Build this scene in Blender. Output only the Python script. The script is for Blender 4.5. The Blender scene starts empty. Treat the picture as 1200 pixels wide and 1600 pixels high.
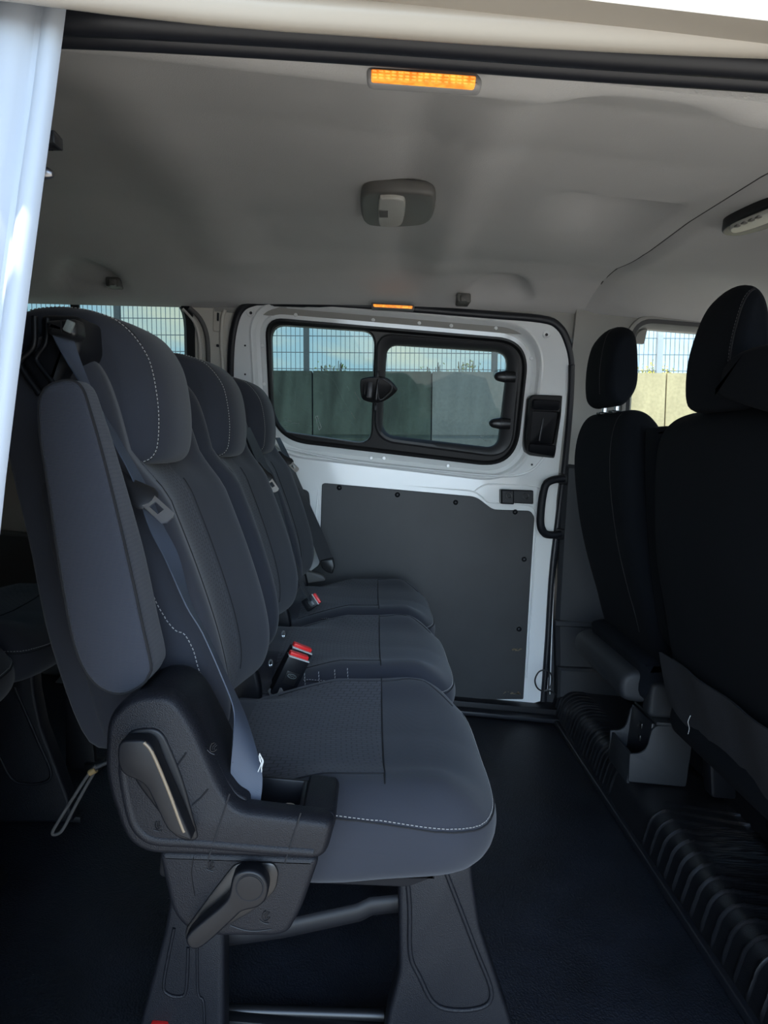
import bpy, bmesh, math, random
from mathutils import Vector, Matrix
from mathutils.bvhtree import BVHTree
import mathutils.noise as mnoise
random.seed(7)
SC = bpy.context.scene
COL = SC.collection
R = math.radians
# ------------------------------------------------------------------ camera
F = 1150.0; CAM = Vector((0, 0, .85)); ROLL = R(5.7)
def _basis():
    x, y = -17., 108.; c, s = math.cos(ROLL), math.sin(ROLL)
    wy = Vector((x*c - y*s, x*s + y*c, F)).normalized()
    wz = Vector((0, wy[2], -wy[1])).normalized()
    wx = wy.cross(wz)
    if wx[0] < 0: wx = -wx
    wz = (wz - wy*wz.dot(wy)).normalized()
    return wx, wy, wz
WX, WY, WZ = _basis()           # world axes seen from the unrolled camera (right, up, forward)
cam = bpy.data.cameras.new('camera'); camo = bpy.data.objects.new('camera', cam); COL.objects.link(camo)
def to_world(v): return Vector((v.dot(WX), v.dot(WY), v.dot(WZ)))
fwd = to_world(Vector((0, 0, 1))); 
c_, s_ = math.cos(ROLL), math.sin(ROLL)
rgt = to_world(Vector((c_, s_, 0))); up = to_world(Vector((-s_, c_, 0)))
camo.matrix_world = Matrix(((rgt.x, up.x, -fwd.x, CAM.x), (rgt.y, up.y, -fwd.y, CAM.y), (rgt.z, up.z, -fwd.z, CAM.z), (0, 0, 0, 1)))
cam.sensor_fit = 'VERTICAL'; cam.sensor_height = 32.0; cam.lens = F/1600*32.0
cam.clip_start = .02; cam.clip_end = 300
SC.camera = camo
# ------------------------------------------------------------------ colour, world, sun
SC.view_settings.view_transform = 'Standard'; SC.view_settings.look = 'None'
SC.view_settings.gamma = 1; SC.view_settings.use_curve_mapping = False
SC.view_settings.exposure = 0.6
SUNDIR = Vector((-.34, -.24, .91)).normalized()
def world():
    w = bpy.data.worlds.new('sky'); SC.world = w; w.use_nodes = True
    nt = w.node_tree; nt.nodes.clear(); N = nt.nodes.new; L = nt.links.new
    out = N('ShaderNodeOutputWorld'); bg = N('ShaderNodeBackground'); L(bg.outputs[0], out.inputs[0])
    tc = N('ShaderNodeTexCoord')
    # elevation gradient
    sp = N('ShaderNodeSeparateXYZ'); L(tc.outputs['Generated'], sp.inputs[0])
    rp = N('ShaderNodeValToRGB'); L(sp.outputs['Z'], rp.inputs[0])
    e = rp.color_ramp.elements; e[0].position = 0.0; e[0].color = (.68, .84, 1.0, 1); e[1].position = .9; e[1].color = (.20, .42, .85, 1)
    m = rp.color_ramp.elements.new(.10); m.color = (.58, .82, 1.0, 1)
    m = rp.color_ramp.elements.new(.35); m.color = (.36, .60, 1.0, 1)
    # clouds
    mp = N('ShaderNodeMapping'); L(tc.outputs['Generated'], mp.inputs[0]); mp.inputs['Scale'].default_value = (1, 1, 3.2); mp.inputs['Location'].default_value = (.31, .2, .12)
    nz = N('ShaderNodeTexNoise'); L(mp.outputs[0], nz.inputs[0]); nz.inputs['Scale'].default_value = 4.0; nz.inputs['Detail'].default_value = 6; nz.inputs['Roughness'].default_value = .55
    cr = N('ShaderNodeValToRGB'); L(nz.outputs[0], cr.inputs[0]); cr.color_ramp.elements[0].position = .50; cr.color_ramp.elements[1].position = .68
    mx = N('ShaderNodeMix'); mx.data_type = 'RGBA'; L(cr.outputs[0], mx.inputs[0]); L(rp.outputs[0], mx.inputs[6]); mx.inputs[7].default_value = (1.0, .97, .86, 1)
    # how far each direction points behind the camera
    dt = N('ShaderNodeVectorMath'); dt.operation = 'DOT_PRODUCT'; L(tc.outputs['Generated'], dt.inputs[0]); dt.inputs[1].default_value = Vector((.05, -1, .16)).normalized()
    # far side of the sky, near side, and an added bright lobe behind the camera to light the cabin
    mr = N('ShaderNodeMapRange'); L(dt.outputs['Value'], mr.inputs[0]); mr.inputs[1].default_value = -.4; mr.inputs[2].default_value = .4; mr.inputs[3].default_value = SKY_FAR; mr.inputs[4].default_value = SKY_NEAR
    hz = N('ShaderNodeMapRange'); hz.interpolation_type = 'SMOOTHSTEP'; L(dt.outputs['Value'], hz.inputs[0]); hz.inputs[1].default_value = .80; hz.inputs[2].default_value = .97; hz.inputs[3].default_value = 0; hz.inputs[4].default_value = SKY_LOBE
    ad = N('ShaderNodeMath'); ad.operation = 'ADD'; L(mr.outputs[0], ad.inputs[0]); L(hz.outputs[0], ad.inputs[1])
    L(mx.outputs[2], bg.inputs[0]); L(ad.outputs[0], bg.inputs[1])
SKY_FAR, SKY_NEAR, SKY_LOBE = 1.35, .6, 5.6
world()
sl = bpy.data.lights.new('sun', 'SUN'); sl.energy = 7.0; sl.angle = R(.6); sl.color = (1, .94, .84)
so = bpy.data.objects.new('sun', sl); COL.objects.link(so); so.rotation_euler = SUNDIR.to_track_quat('Z', 'Y').to_euler()

# ------------------------------------------------------------------ pixel of the frame -> point at a known real depth
def ray(px, py):
    x = px-600; y = 800-py
    return to_world(Vector((x*c_ - y*s_, x*s_ + y*c_, F)))
def P(px, py, Y=None, Z=None, X=None):
    r = ray(px, py)
    if Y is not None: t = (Y-CAM.y)/r.y
    elif Z is not None: t = (Z-CAM.z)/r.z
    else: t = (X-CAM.x)/r.x
    return CAM + r*t
def XZ(pts, Y): return [(p.x, p.z) for p in (P(a, b, Y=Y) for a, b in pts)]
def side_y(z): return 2.42 if z < .75 else 2.42 - .26*(z-.75)
def S(px, py, off=0.0):             # on the far side wall, off metres into the cabin
    y = 2.4
    for _ in range(12):
        p = P(px, py, Y=y); y = side_y(p.z)-off
    return P(px, py, Y=y)
def SXZ(x, z, off=0.0): return Vector((x, side_y(z)-off, z))

# ------------------------------------------------------------------ materials
MATS = {}
def mat(name, col, rough=.6, metal=0, bump=None, bscale=400, bstr=.2, spec=.5, coat=0, sheen=0, var=0, vscale=6, emis=None, estr=0):
    if name in MATS: return MATS[name]
    m = bpy.data.materials.new(name); m.use_nodes = True; nt = m.node_tree; b = nt.nodes['Principled BSDF']
    N = nt.nodes.new; L = nt.links.new
    b.inputs['Base Color'].default_value = (*col, 1); b.inputs['Roughness'].default_value = rough; b.inputs['Metallic'].default_value = metal
    b.inputs['Specular IOR Level'].default_value = spec
    if coat: b.inputs['Coat Weight'].default_value = coat; b.inputs['Coat Roughness'].default_value = .08
    if sheen: b.inputs['Sheen Weight'].default_value = sheen; b.inputs['Sheen Roughness'].default_value = .5
    tc = N('ShaderNodeTexCoord')
    if var:
        n = N('ShaderNodeTexNoise'); L(tc.outputs['Object'], n.inputs[0]); n.inputs['Scale'].default_value = vscale; n.inputs['Detail'].default_value = 5
        r = N('ShaderNodeMapRange'); L(n.outputs[0], r.inputs[0]); r.inputs[1].default_value = .3; r.inputs[2].default_value = .7; r.inputs[3].default_value = 1-var; r.inputs[4].default_value = 1+var
        v = N('ShaderNodeVectorMath'); v.operation = 'SCALE'; v.inputs[0].default_value = col; L(r.outputs[0], v.inputs['Scale']); L(v.outputs[0], b.inputs['Base Color'])
    if bump == 'noise':
        n = N('ShaderNodeTexNoise'); L(tc.outputs['Object'], n.inputs[0]); n.inputs['Scale'].default_value = bscale; n.inputs['Detail'].default_value = 3
        bp = N('ShaderNodeBump'); L(n.outputs[0], bp.inputs['Height']); bp.inputs['Strength'].default_value = bstr; bp.inputs['Distance'].default_value = .001; L(bp.outputs[0], b.inputs['Normal'])
    if bump == 'grain':
        n = N('ShaderNodeTexVoronoi'); L(tc.outputs['Object'], n.inputs[0]); n.inputs['Scale'].default_value = bscale
        bp = N('ShaderNodeBump'); L(n.outputs[0], bp.inputs['Height']); bp.inputs['Strength'].default_value = bstr; bp.inputs['Distance'].default_value = .001; L(bp.outputs[0], b.inputs['Normal'])
    if bump == 'weave':
        ad = []
        for ax in range(3):
            w = N('ShaderNodeTexWave'); w.bands_direction = 'XYZ'[ax]; w.inputs['Scale'].default_value = bscale; w.inputs['Distortion'].default_value = .0
            L(tc.outputs['Object'], w.inputs[0]); ad.append(w)
        a = N('ShaderNodeMath'); a.operation = 'MULTIPLY_ADD'; L(ad[0].outputs[1], a.inputs[0]); L(ad[1].outputs[1], a.inputs[1]); L(ad[2].outputs[1], a.inputs[2])
        bp = N('ShaderNodeBump'); L(a.outputs[0], bp.inputs['Height']); bp.inputs['Strength'].default_value = bstr; bp.inputs['Distance'].default_value = .001; L(bp.outputs[0], b.inputs['Normal'])
    if emis:
        b.inputs['Emission Color'].default_value = (*emis, 1); b.inputs['Emission Strength'].default_value = estr
    MATS[name] = m; return m
def glass_mat(name, tint, gl=.06):
    m = bpy.data.materials.new(name); m.use_nodes = True; nt = m.node_tree; nt.nodes.clear(); N = nt.nodes.new; L = nt.links.new
    o = N('ShaderNodeOutputMaterial'); t = N('ShaderNodeBsdfTransparent'); t.inputs[0].default_value = (*tint, 1)
    g = N('ShaderNodeBsdfGlossy'); g.inputs['Roughness'].default_value = .02; mx = N('ShaderNodeMixShader'); mx.inputs[0].default_value = gl
    L(t.outputs[0], mx.inputs[1]); L(g.outputs[0], mx.inputs[2]); L(mx.outputs[0], o.inputs[0]); return m
def pattern_mat(name, ca, cb):
    m = mat(name, ca, .9, sheen=.1); nt = m.node_tree; N = nt.nodes.new; L = nt.links.new; b = nt.nodes['Principled BSDF']
    tc = N('ShaderNodeTexCoord'); sp = N('ShaderNodeSeparateXYZ'); L(tc.outputs['Object'], sp.inputs[0])
    # distance along the surface: x+z slope mixed, y across
    a = N('ShaderNodeMath'); a.operation = 'SUBTRACT'; L(sp.outputs['X'], a.inputs[0]); L(sp.outputs['Z'], a.inputs[1])
    cb_ = N('ShaderNodeCombineXYZ'); L(a.outputs[0], cb_.inputs[0]); L(sp.outputs['Y'], cb_.inputs[1])
    br = N('ShaderNodeTexBrick'); L(cb_.outputs[0], br.inputs[0]); br.inputs['Scale'].default_value = 42; br.inputs['Mortar Size'].default_value = .045; br.inputs['Mortar Smooth'].default_value = .3
    br.inputs['Color1'].default_value = (*ca, 1); br.inputs['Color2'].default_value = (ca[0]*.85, ca[1]*.85, ca[2]*.85, 1); br.inputs['Mortar'].default_value = (*cb, 1)
    br.inputs['Brick Width'].default_value = .6; br.inputs['Row Height'].default_value = .33
    n = N('ShaderNodeTexNoise'); L(tc.outputs['Object'], n.inputs[0]); n.inputs['Scale'].default_value = 60
    L(br.outputs['Color'], b.inputs['Base Color'])
    bp = N('ShaderNodeBump'); L(br.outputs['Fac'], bp.inputs['Height']); bp.invert = True; bp.inputs['Strength'].default_value = .5; bp.inputs['Distance'].default_value = .001; L(bp.outputs[0], b.inputs['Normal'])
    return m
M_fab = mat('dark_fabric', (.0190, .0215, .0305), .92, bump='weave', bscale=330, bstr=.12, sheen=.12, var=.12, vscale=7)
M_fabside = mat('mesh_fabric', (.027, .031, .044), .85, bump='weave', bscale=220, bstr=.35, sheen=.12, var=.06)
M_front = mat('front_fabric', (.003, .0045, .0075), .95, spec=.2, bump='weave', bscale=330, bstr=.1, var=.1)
M_pat = pattern_mat('patterned_fabric', (.052, .055, .066), (.017, .018, .023))
M_seam = mat('seam_black', (.010, .010, .012), .9)
M_pl = mat('grained_plastic', (.0068, .0074, .0105), .5, spec=.3, bump='grain', bscale=900, bstr=.35)
M_pls = mat('smooth_black_plastic', (.006, .0065, .0085), .42, spec=.3)
M_plg = mat('black_gloss_plastic', (.010, .010, .011), .34)
M_thread = mat('grey_thread', (.36, .35, .34), .8)
M_belt = mat('webbing', (.045, .056, .080), .45, bump='weave', bscale=450, bstr=.25)
M_beltd = mat('black_webbing', (.030, .032, .036), .35, bump='weave', bscale=450, bstr=.25)
M_head = mat('headliner_fabric', (.54, .53, .515), .95, bump='noise', bscale=500, bstr=.6, var=.05, vscale=3)
M_roof = mat('bounce_lit_roof_paint', (.37, .335, .285), .45, coat=.1)  # white van paint, with the yard's warm bounce painted in as tan
M_pillar = mat('skylit_pillar_paint', (.36, .39, .43), .45, spec=.3)  # same van white, dulled, with blue skylight put into the colour
M_headd = mat('headliner_seam', (.06, .058, .055), .95)
M_white = mat('white_paint', (.80, .81, .80), .22, coat=.6, spec=.5, var=.015, vscale=3)
M_cream = mat('body_paint', (.62, .58, .51), .35, coat=.3, var=.02)
M_rub = mat('black_rubber', (.010, .011, .015), .42)
M_gask = mat('window_gasket', (.010, .010, .011), .42)
M_board = mat('painted_hardboard', (.0135, .014, .016), .5, bump='noise', bscale=60, bstr=.15, var=.35, vscale=5)
M_steel = mat('chrome', (.9, .9, .9), .3, metal=1)
M_dsteel = mat('black_steel', (.008, .008, .010), .5, spec=.35)
M_red = mat('red_plastic', (.70, .02, .02), .35)
M_grey = mat('grey_trim_plastic', (.11, .105, .10), .6, bump='grain', bscale=700, bstr=.15)
M_beige = mat('warm_grey_trim', (.30, .29, .265), .75, bump='grain', bscale=700, bstr=.12)
M_dtrim = mat('charcoal_trim', (.018, .020, .024), .6, bump='grain', bscale=700, bstr=.15)
M_lampg = mat('lamp_bezel_grey', (.13, .125, .115), .5)
M_lens = mat('frosted_lens', (.50, .49, .45), .2, bump='weave', bscale=160, bstr=.4)
M_tint = glass_mat('privacy_glass', (.50, .575, .565), .035)
M_clear = glass_mat('clear_glass', (.93, .96, .95), .03)
M_foam = mat('worn_white', (.5, .5, .48), .9)

# ------------------------------------------------------------------ object helpers
def org(parent):
    v = Vector((0, 0, 0)); p = parent
    while p: v += p.location; p = p.parent
    return v
def link(name, verts, faces, m, parent=None, angle=35, smooth=True):
    me = bpy.data.meshes.new(name)
    verts = [Vector(v) for v in verts]
    o = bpy.data.objects.new(name, me)
    if parent is None:
        xs = [v.x for v in verts]; ys = [v.y for v in verts]; zs = [v.z for v in verts]
        b = Vector(((min(xs)+max(xs))/2, (min(ys)+max(ys))/2, min(zs))); o.location = b
    else: b = org(parent)
    me.from_pydata([tuple(v-b) for v in verts], [], faces)
    bm = bmesh.new(); bm.from_mesh(me); bmesh.ops.recalc_face_normals(bm, faces=bm.faces); bm.to_mesh(me); bm.free()
    me.materials.append(m)
    if smooth:
        for p in me.polygons: p.use_smooth = True
        me.set_sharp_from_angle(angle=R(angle))
    COL.objects.link(o)
    if parent is not None: o.parent = parent
    return o
def link_bm(name, bm, m, parent=None, angle=35):
    bm.verts.ensure_lookup_table(); bm.verts.index_update()
    v = [x.co.copy() for x in bm.verts]; f = [[q.index for q in fc.verts] for fc in bm.faces]; bm.free()
    return link(name, v, f, m, parent, angle)
def thing(name, loc, label, cat, group=None):
    o = bpy.data.objects.new(name, None); COL.objects.link(o); o.location = loc; o.empty_display_size = .05
    o['label'] = label; o['category'] = cat
    if group: o['group'] = group
    return o
def tag(o, label=None, cat=None, group=None, kind=None):
    if label: o['label'] = label
    if cat: o['category'] = cat
    if group: o['group'] = group
    if kind: o['kind'] = kind
    return o
def struct(o): o['kind'] = 'structure'; return o
def catmull(pts, k=6, closed=True):
    n = len(pts); out = []
    pts = [Vector(p) for p in pts]
    rng = range(n) if closed else range(n-1)
    for i in rng:
        g = (lambda j: pts[j % n]) if closed else (lambda j: pts[max(0, min(n-1, j))])
        a, b, c, d = g(i-1), g(i), g(i+1), g(i+2)
        for t in range(k):
            t /= k
            out.append(.5*((2*b) + (-a+c)*t + (2*a-5*b+4*c-d)*t*t + (-a+3*b-3*c+d)*t**3))
    if not closed: out.append(pts[-1])
    return out
def roundpoly(pts, r, k=4):         # round corners of a polygon (2D)
    n = len(pts); out = []
    for i in range(n):
        p = Vector(pts[i]); a = Vector(pts[i-1])-p; b = Vector(pts[(i+1) % n])-p
        rr = r[i] if isinstance(r, (list, tuple)) else r
        d = min(rr, a.length*.45, b.length*.45)
        s = p+a.normalized()*d; e = p+b.normalized()*d
        for t in range(k+1):
            t /= k; out.append(s*(1-t)**2 + p*2*t*(1-t) + e*t*t)
    return out
def inset(pts, d):
    n = len(pts); A = sum(pts[i][0]*pts[(i+1) % n][1]-pts[(i+1) % n][0]*pts[i][1] for i in range(n))
    s = 1 if A > 0 else -1; out = []
    for i in range(n):
        p = Vector(pts[i]); a = (p-Vector(pts[i-1])); b = (Vector(pts[(i+1) % n])-p)
        if a.length < 1e-7: a = b
        if b.length < 1e-7: b = a
        a.normalize(); b.normalize()
        na = Vector((-a.y, a.x)); nb = Vector((-b.y, b.x)); m = na+nb
        if m.length < 1e-4: m = na
        m.normalize(); q = max(.5, m.dot(na))
        out.append(p+m*(s*d/q))
    return out
def pillow(name, pts, y0, y1, r, m, parent=None, ri=None, n=4, mid=1, fn=None, r1=None, angle=35, axis='Y'):
    """closed XZ outline run from y0 to y1, its end rims rounded"""
    ri = r if ri is None else ri; r1 = r if r1 is None else r1
    secs = []
    for k in range(n+1):
        a = math.pi/2*k/n; secs.append((y0+r*(1-math.sin(a)) if r else y0, ri*(1-math.cos(a)) if False else ri*(1-math.sin(a)), a))
    secs = []
    for k in range(n+1):
        a = math.pi/2*k/n; secs.append((y0+r*(1-math.cos(a)), ri*(1-math.sin(a))))
    for k in range(1, mid): secs.append((y0+r+(y1-r1-y0-r)*k/mid, 0))
    q = ri if r1 == r else min(ri, r1)
    for k in range(n, -1, -1):
        a = math.pi/2*k/n; secs.append((y1-r1*(1-math.cos(a)), q*(1-math.sin(a))))
    V, Fc = [], []; L = len(pts)
    for y, d in secs:
        for p in (inset(pts, d) if d > 1e-6 else pts):
            v = Vector((p[0], y, p[1])) if axis == 'Y' else (Vector((y, p[0], p[1])) if axis == 'X' else Vector((p[0], p[1], y)))
            V.append(fn(v) if fn else v)
    for s in range(len(secs)-1):
        for i in range(L):
            j = (i+1) % L; Fc.append((s*L+i, s*L+j, (s+1)*L+j, (s+1)*L+i))
    Fc.append(tuple(range(L))); Fc.append(tuple(range((len(secs)-1)*L, len(secs)*L)))
    return link(name, V, Fc, m, parent, angle)
def plate(name, loop_in, t, m, parent=None, bevel=.003, dirv=None, angle=35):
    """a 3D loop of points on a wall thickened by t towards the cabin (-Y), with a bevelled rim"""
    d = dirv or Vector((0, -1, 0)); n = len(loop_in)
    c = sum(loop_in, Vector())/n
    def sh(f):
        p2 = [(p.x, p.z) for p in loop_in]; q = inset(p2, f)
        return [Vector((q[i][0], loop_in[i].y, q[i][1])) for i in range(n)]
    rings = [loop_in, [p+d*(t-bevel) for p in loop_in], [p+d*t for p in sh(bevel)]]
    V = [v for r in rings for v in r]; Fc = []
    for s in range(2):
        for i in range(n): j = (i+1) % n; Fc.append((s*n+i, s*n+j, (s+1)*n+j, (s+1)*n+i))
    Fc.append(tuple(range(n))); Fc.append(tuple(range(2*n, 3*n)))
    return link(name, V, Fc, m, parent, angle)
def bands(name, loops, m, parent=None, closed=True, angle=40):
    n = len(loops[0]); V = [v for l in loops for v in l]; Fc = []
    for s in range(len(loops)-1):
        for i in range(n if closed else n-1):
            j = (i+1) % n; Fc.append((s*n+i, s*n+j, (s+1)*n+j, (s+1)*n+i))
    return link(name, V, Fc, m, parent, angle)
def filled(name, outer, holes, m, parent=None, t=0.0):
    bm = bmesh.new(); ed = []
    for lp in [outer]+holes:
        vs = [bm.verts.new(p) for p in lp]
        for i in range(len(vs)): ed.append(bm.edges.new((vs[i], vs[(i+1) % len(vs)])))
    bmesh.ops.triangle_fill(bm, edges=ed, use_beauty=True, use_dissolve=False)
    if t:
        g = bmesh.ops.extrude_face_region(bm, geom=bm.faces[:]+bm.edges[:]+bm.verts[:])
        for v in g['geom']:
            if isinstance(v, bmesh.types.BMVert): v.co.y += t
    return link_bm(name, bm, m, parent, 30)
def resample(loop, n):
    L = len(loop); seg = [(loop[(i+1) % L]-loop[i]).length for i in range(L)]; T = sum(seg); out = []; i = 0; acc = 0
    for k in range(n):
        d = T*k/n
        while acc+seg[i] < d and i < L-1: acc += seg[i]; i += 1
        out.append(loop[i].lerp(loop[(i+1) % L], (d-acc)/max(seg[i], 1e-9)))
    return out
def frames(path, closed=False):
    n = len(path); out = []; prev = None
    for i in range(n):
        a = path[i-1] if (i > 0 or closed) else path[i]; b = path[(i+1) % n] if (i < n-1 or closed) else path[i]
        t = (b-a).normalized()
        if prev is None:
            u = t.orthogonal().normalized()
        else:
            u = prev-t*prev.dot(t)
            u = u.normalized() if u.length > 1e-6 else t.orthogonal().normalized()
        prev = u; out.append((t, u, t.cross(u)))
    return out
def tube_geo(path, r, k=8, closed=False, sq=None, upv=None):
    path = [Vector(p) for p in path]; V, Fc = [], []; fr = frames(path, closed); n = len(path)
    for i, (p, (t, u, w)) in enumerate(zip(path, fr)):
        if upv is not None:
            u = (upv-t*upv.dot(t)).normalized(); w = t.cross(u)
        rr = r[i] if isinstance(r, (list, tuple)) else r
        ru, rw = (rr, rr) if sq is None else (rr*sq[0], rr*sq[1])
        for q in range(k):
            a = 2*math.pi*q/k; V.append(p+u*(ru*math.cos(a))+w*(rw*math.sin(a)))
    for i in range(n if closed else n-1):
        j = (i+1) % n
        for q in range(k): z = (q+1) % k; Fc.append((i*k+q, i*k+z, j*k+z, j*k+q))
    if not closed: Fc.append(tuple(range(k))); Fc.append(tuple(range((n-1)*k, n*k)))
    return V, Fc
def tube(name, path, r, m, parent=None, k=8, closed=False, smooth=0, sq=None, upv=None):
    path = [Vector(p) for p in path]
    if smooth: path = catmull(path, smooth, closed)
    V, Fc = tube_geo(path, r, k, closed, sq, upv); return link(name, V, Fc, m, parent, 50)
def merge(geos):
    V, Fc = [], []
    for v, f in geos:
        b = len(V); V += list(v); Fc += [tuple(i+b for i in q) for q in f]
    return V, Fc
def box_geo(c, s, bev=.0, rot=None, segs=2):
    bm = bmesh.new(); bmesh.ops.create_cube(bm, size=1); bmesh.ops.scale(bm, vec=s, verts=bm.verts)
    if bev: bmesh.ops.bevel(bm, geom=bm.edges[:], offset=bev, segments=segs, profile=.5, affect='EDGES')
    if rot is not None: bmesh.ops.rotate(bm, matrix=rot, verts=bm.verts, cent=(0, 0, 0))
    bmesh.ops.translate(bm, vec=c, verts=bm.verts); bm.verts.index_update()
    v = [x.co.copy() for x in bm.verts]; f = [tuple(q.index for q in fc.verts) for fc in bm.faces]; bm.free(); return v, f
def box(name, c, s, m, parent=None, bev=.003, rot=None, segs=2):
    v, f = box_geo(Vector(c), s, bev, rot, segs); return link(name, v, f, m, parent, 30)
def cyl_geo(c, axis, r0, r1, h, k=24, dome=0):
    c = Vector(c); axis = Vector(axis).normalized(); u = axis.orthogonal().normalized(); w = axis.cross(u); V, Fc = [], []
    rings = [(0, r0), (h*.85, r1), (h, r1*.88)]
    if dome: rings = [(h*math.sin(a*math.pi/2/5), r0*math.cos(a*math.pi/2/5)*.999+.0001) for a in range(5)]
    for d, r in rings:
        for q in range(k):
            a = 2*math.pi*q/k; V.append(c+axis*d+u*(r*math.cos(a))+w*(r*math.sin(a)))
    for s in range(len(rings)-1):
        for q in range(k): z = (q+1) % k; Fc.append((s*k+q, s*k+z, (s+1)*k+z, (s+1)*k+q))
    Fc.append(tuple(range(k))); Fc.append(tuple(range((len(rings)-1)*k, len(rings)*k)))
    return V, Fc
def cyl(name, c, axis, r0, r1, h, m, parent=None, k=24, dome=0):
    v, f = cyl_geo(c, axis, r0, r1, h, k, dome); return link(name, v, f, m, parent, 35)
def bvh_of(o):
    b = org(o.parent)+o.location if o.parent else o.location
    return BVHTree.FromPolygons([v.co+b for v in o.data.vertices], [tuple(p.vertices) for p in o.data.polygons])
def drape(name, src, grid, direction, off, m, parent):
    """a cloth patch laid onto a cushion: grid of start points shot along a direction"""
    bv = bvh_of(src); V, Fc, idx = [], [], {}
    for i, row in enumerate(grid):
        for j, p in enumerate(row):
            h = bv.ray_cast(Vector(p), Vector(direction), 2.0)
            if h[0] is not None:
                idx[i, j] = len(V); V.append(h[0]-Vector(direction).normalized()*off)
    for i in range(len(grid)-1):
        for j in range(len(grid[0])-1):
            k = [(i, j), (i+1, j), (i+1, j+1), (i, j+1)]
            if all(q in idx for q in k): Fc.append(tuple(idx[q] for q in k))
    n = len(V); d = Vector(direction).normalized()
    V2 = V+[v+d*(off+.002) for v in V]
    bm = bmesh.new(); vs = [bm.verts.new(v) for v in V]
    for f in Fc: bm.faces.new([vs[i] for i in f])
    ex = bmesh.ops.extrude_face_region(bm, geom=bm.faces[:])
    for g in ex['geom']:
        if isinstance(g, bmesh.types.BMVert): g.co += d*(off+.003)
    loose = [v for v in bm.verts if not v.link_faces]; bmesh.ops.delete(bm, geom=loose, context='VERTS')
    return link_bm(name, bm, m, parent, 60)
def on_surface(src, pts, n, off=.0012):
    """a polyline pulled onto a mesh"""
    bv = bvh_of(src); q = catmull(pts, n, False); out = []
    for p in q:
        h = bv.find_nearest(p)
        out.append(h[0]+h[1]*off if h[0] is not None else p)
    return out
def by_rays(src, pix, sub=6, off=.0012):
    bv = bvh_of(src); q = catmull([Vector((a, b)) for a, b in pix], sub, False); out = []
    for p in q:
        h = bv.ray_cast(CAM, ray(p.x, p.y).normalized(), 6)
        if h[0] is not None: out.append(h[0]-ray(p.x, p.y).normalized()*off)
    return out
def dashes(name, path, m, parent, dash=.0032, gap=.0022, r=.00055):
    L = [0]
    for i in range(1, len(path)): L.append(L[-1]+(path[i]-path[i-1]).length)
    def at(s):
        for i in range(1, len(L)):
            if L[i] >= s: return path[i-1].lerp(path[i], (s-L[i-1])/max(1e-9, L[i]-L[i-1]))
        return path[-1]
    g = []; s = 0
    while s+dash < L[-1]:
        g.append(tube_geo([at(s), at(s+dash)], r, 5)); s += dash+gap
    v, f = merge(g); return link(name, v, f, m, parent, 60)
def ribbon_geo(Ls, Rs, t=.0014, k=5):
    Ls = catmull(Ls, k, False); Rs = catmull(Rs, k, False); V, Fc = [], []; n = len(Ls); m_ = 5
    nr = []
    for i in range(n):
        a, b = max(0, i-1), min(n-1, i+1); nr.append((Ls[b]-Ls[a]).cross(Rs[i]-Ls[i]).normalized())
    for sgn in (0, 1):
        for i in range(n):
            for j in range(m_+1): V.append(Ls[i].lerp(Rs[i], j/m_)+nr[i]*(t*sgn))
    o = n*(m_+1)
    for i in range(n-1):
        for j in range(m_):
            a = i*(m_+1)+j; b = a+m_+1
            Fc.append((a, a+1, b+1, b)); Fc.append((o+a, o+b, o+b+1, o+a+1))
        a = i*(m_+1); b = a+m_+1; Fc.append((a, b, o+b, o+a)); a += m_; b += m_; Fc.append((a, o+a, o+b, b))
    Fc.append(tuple(range(m_+1))+tuple(range(o+m_, o-1, -1)))
    e = (n-1)*(m_+1); Fc.append(tuple(range(e+m_, e-1, -1))+tuple(range(o+e, o+e+m_+1)))
    return V, Fc
def rotY(a): return Matrix.Rotation(a, 3, 'Y')
def rotm(ax, a): return Matrix.Rotation(a, 3, ax)
def copy_thing(root, dx, dy, label, name=None):
    r = root.copy(); COL.objects.link(r); r.location = root.location+Vector((dx, dy, 0)); r['label'] = label
    def kids(a, b):
        for ch in [o for o in ALL() if o.parent == a]:
            c = ch.copy(); COL.objects.link(c); c.parent = b; kids(ch, c)
    kids(root, r); return r
def ALL(): return list(COL.objects)

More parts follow.
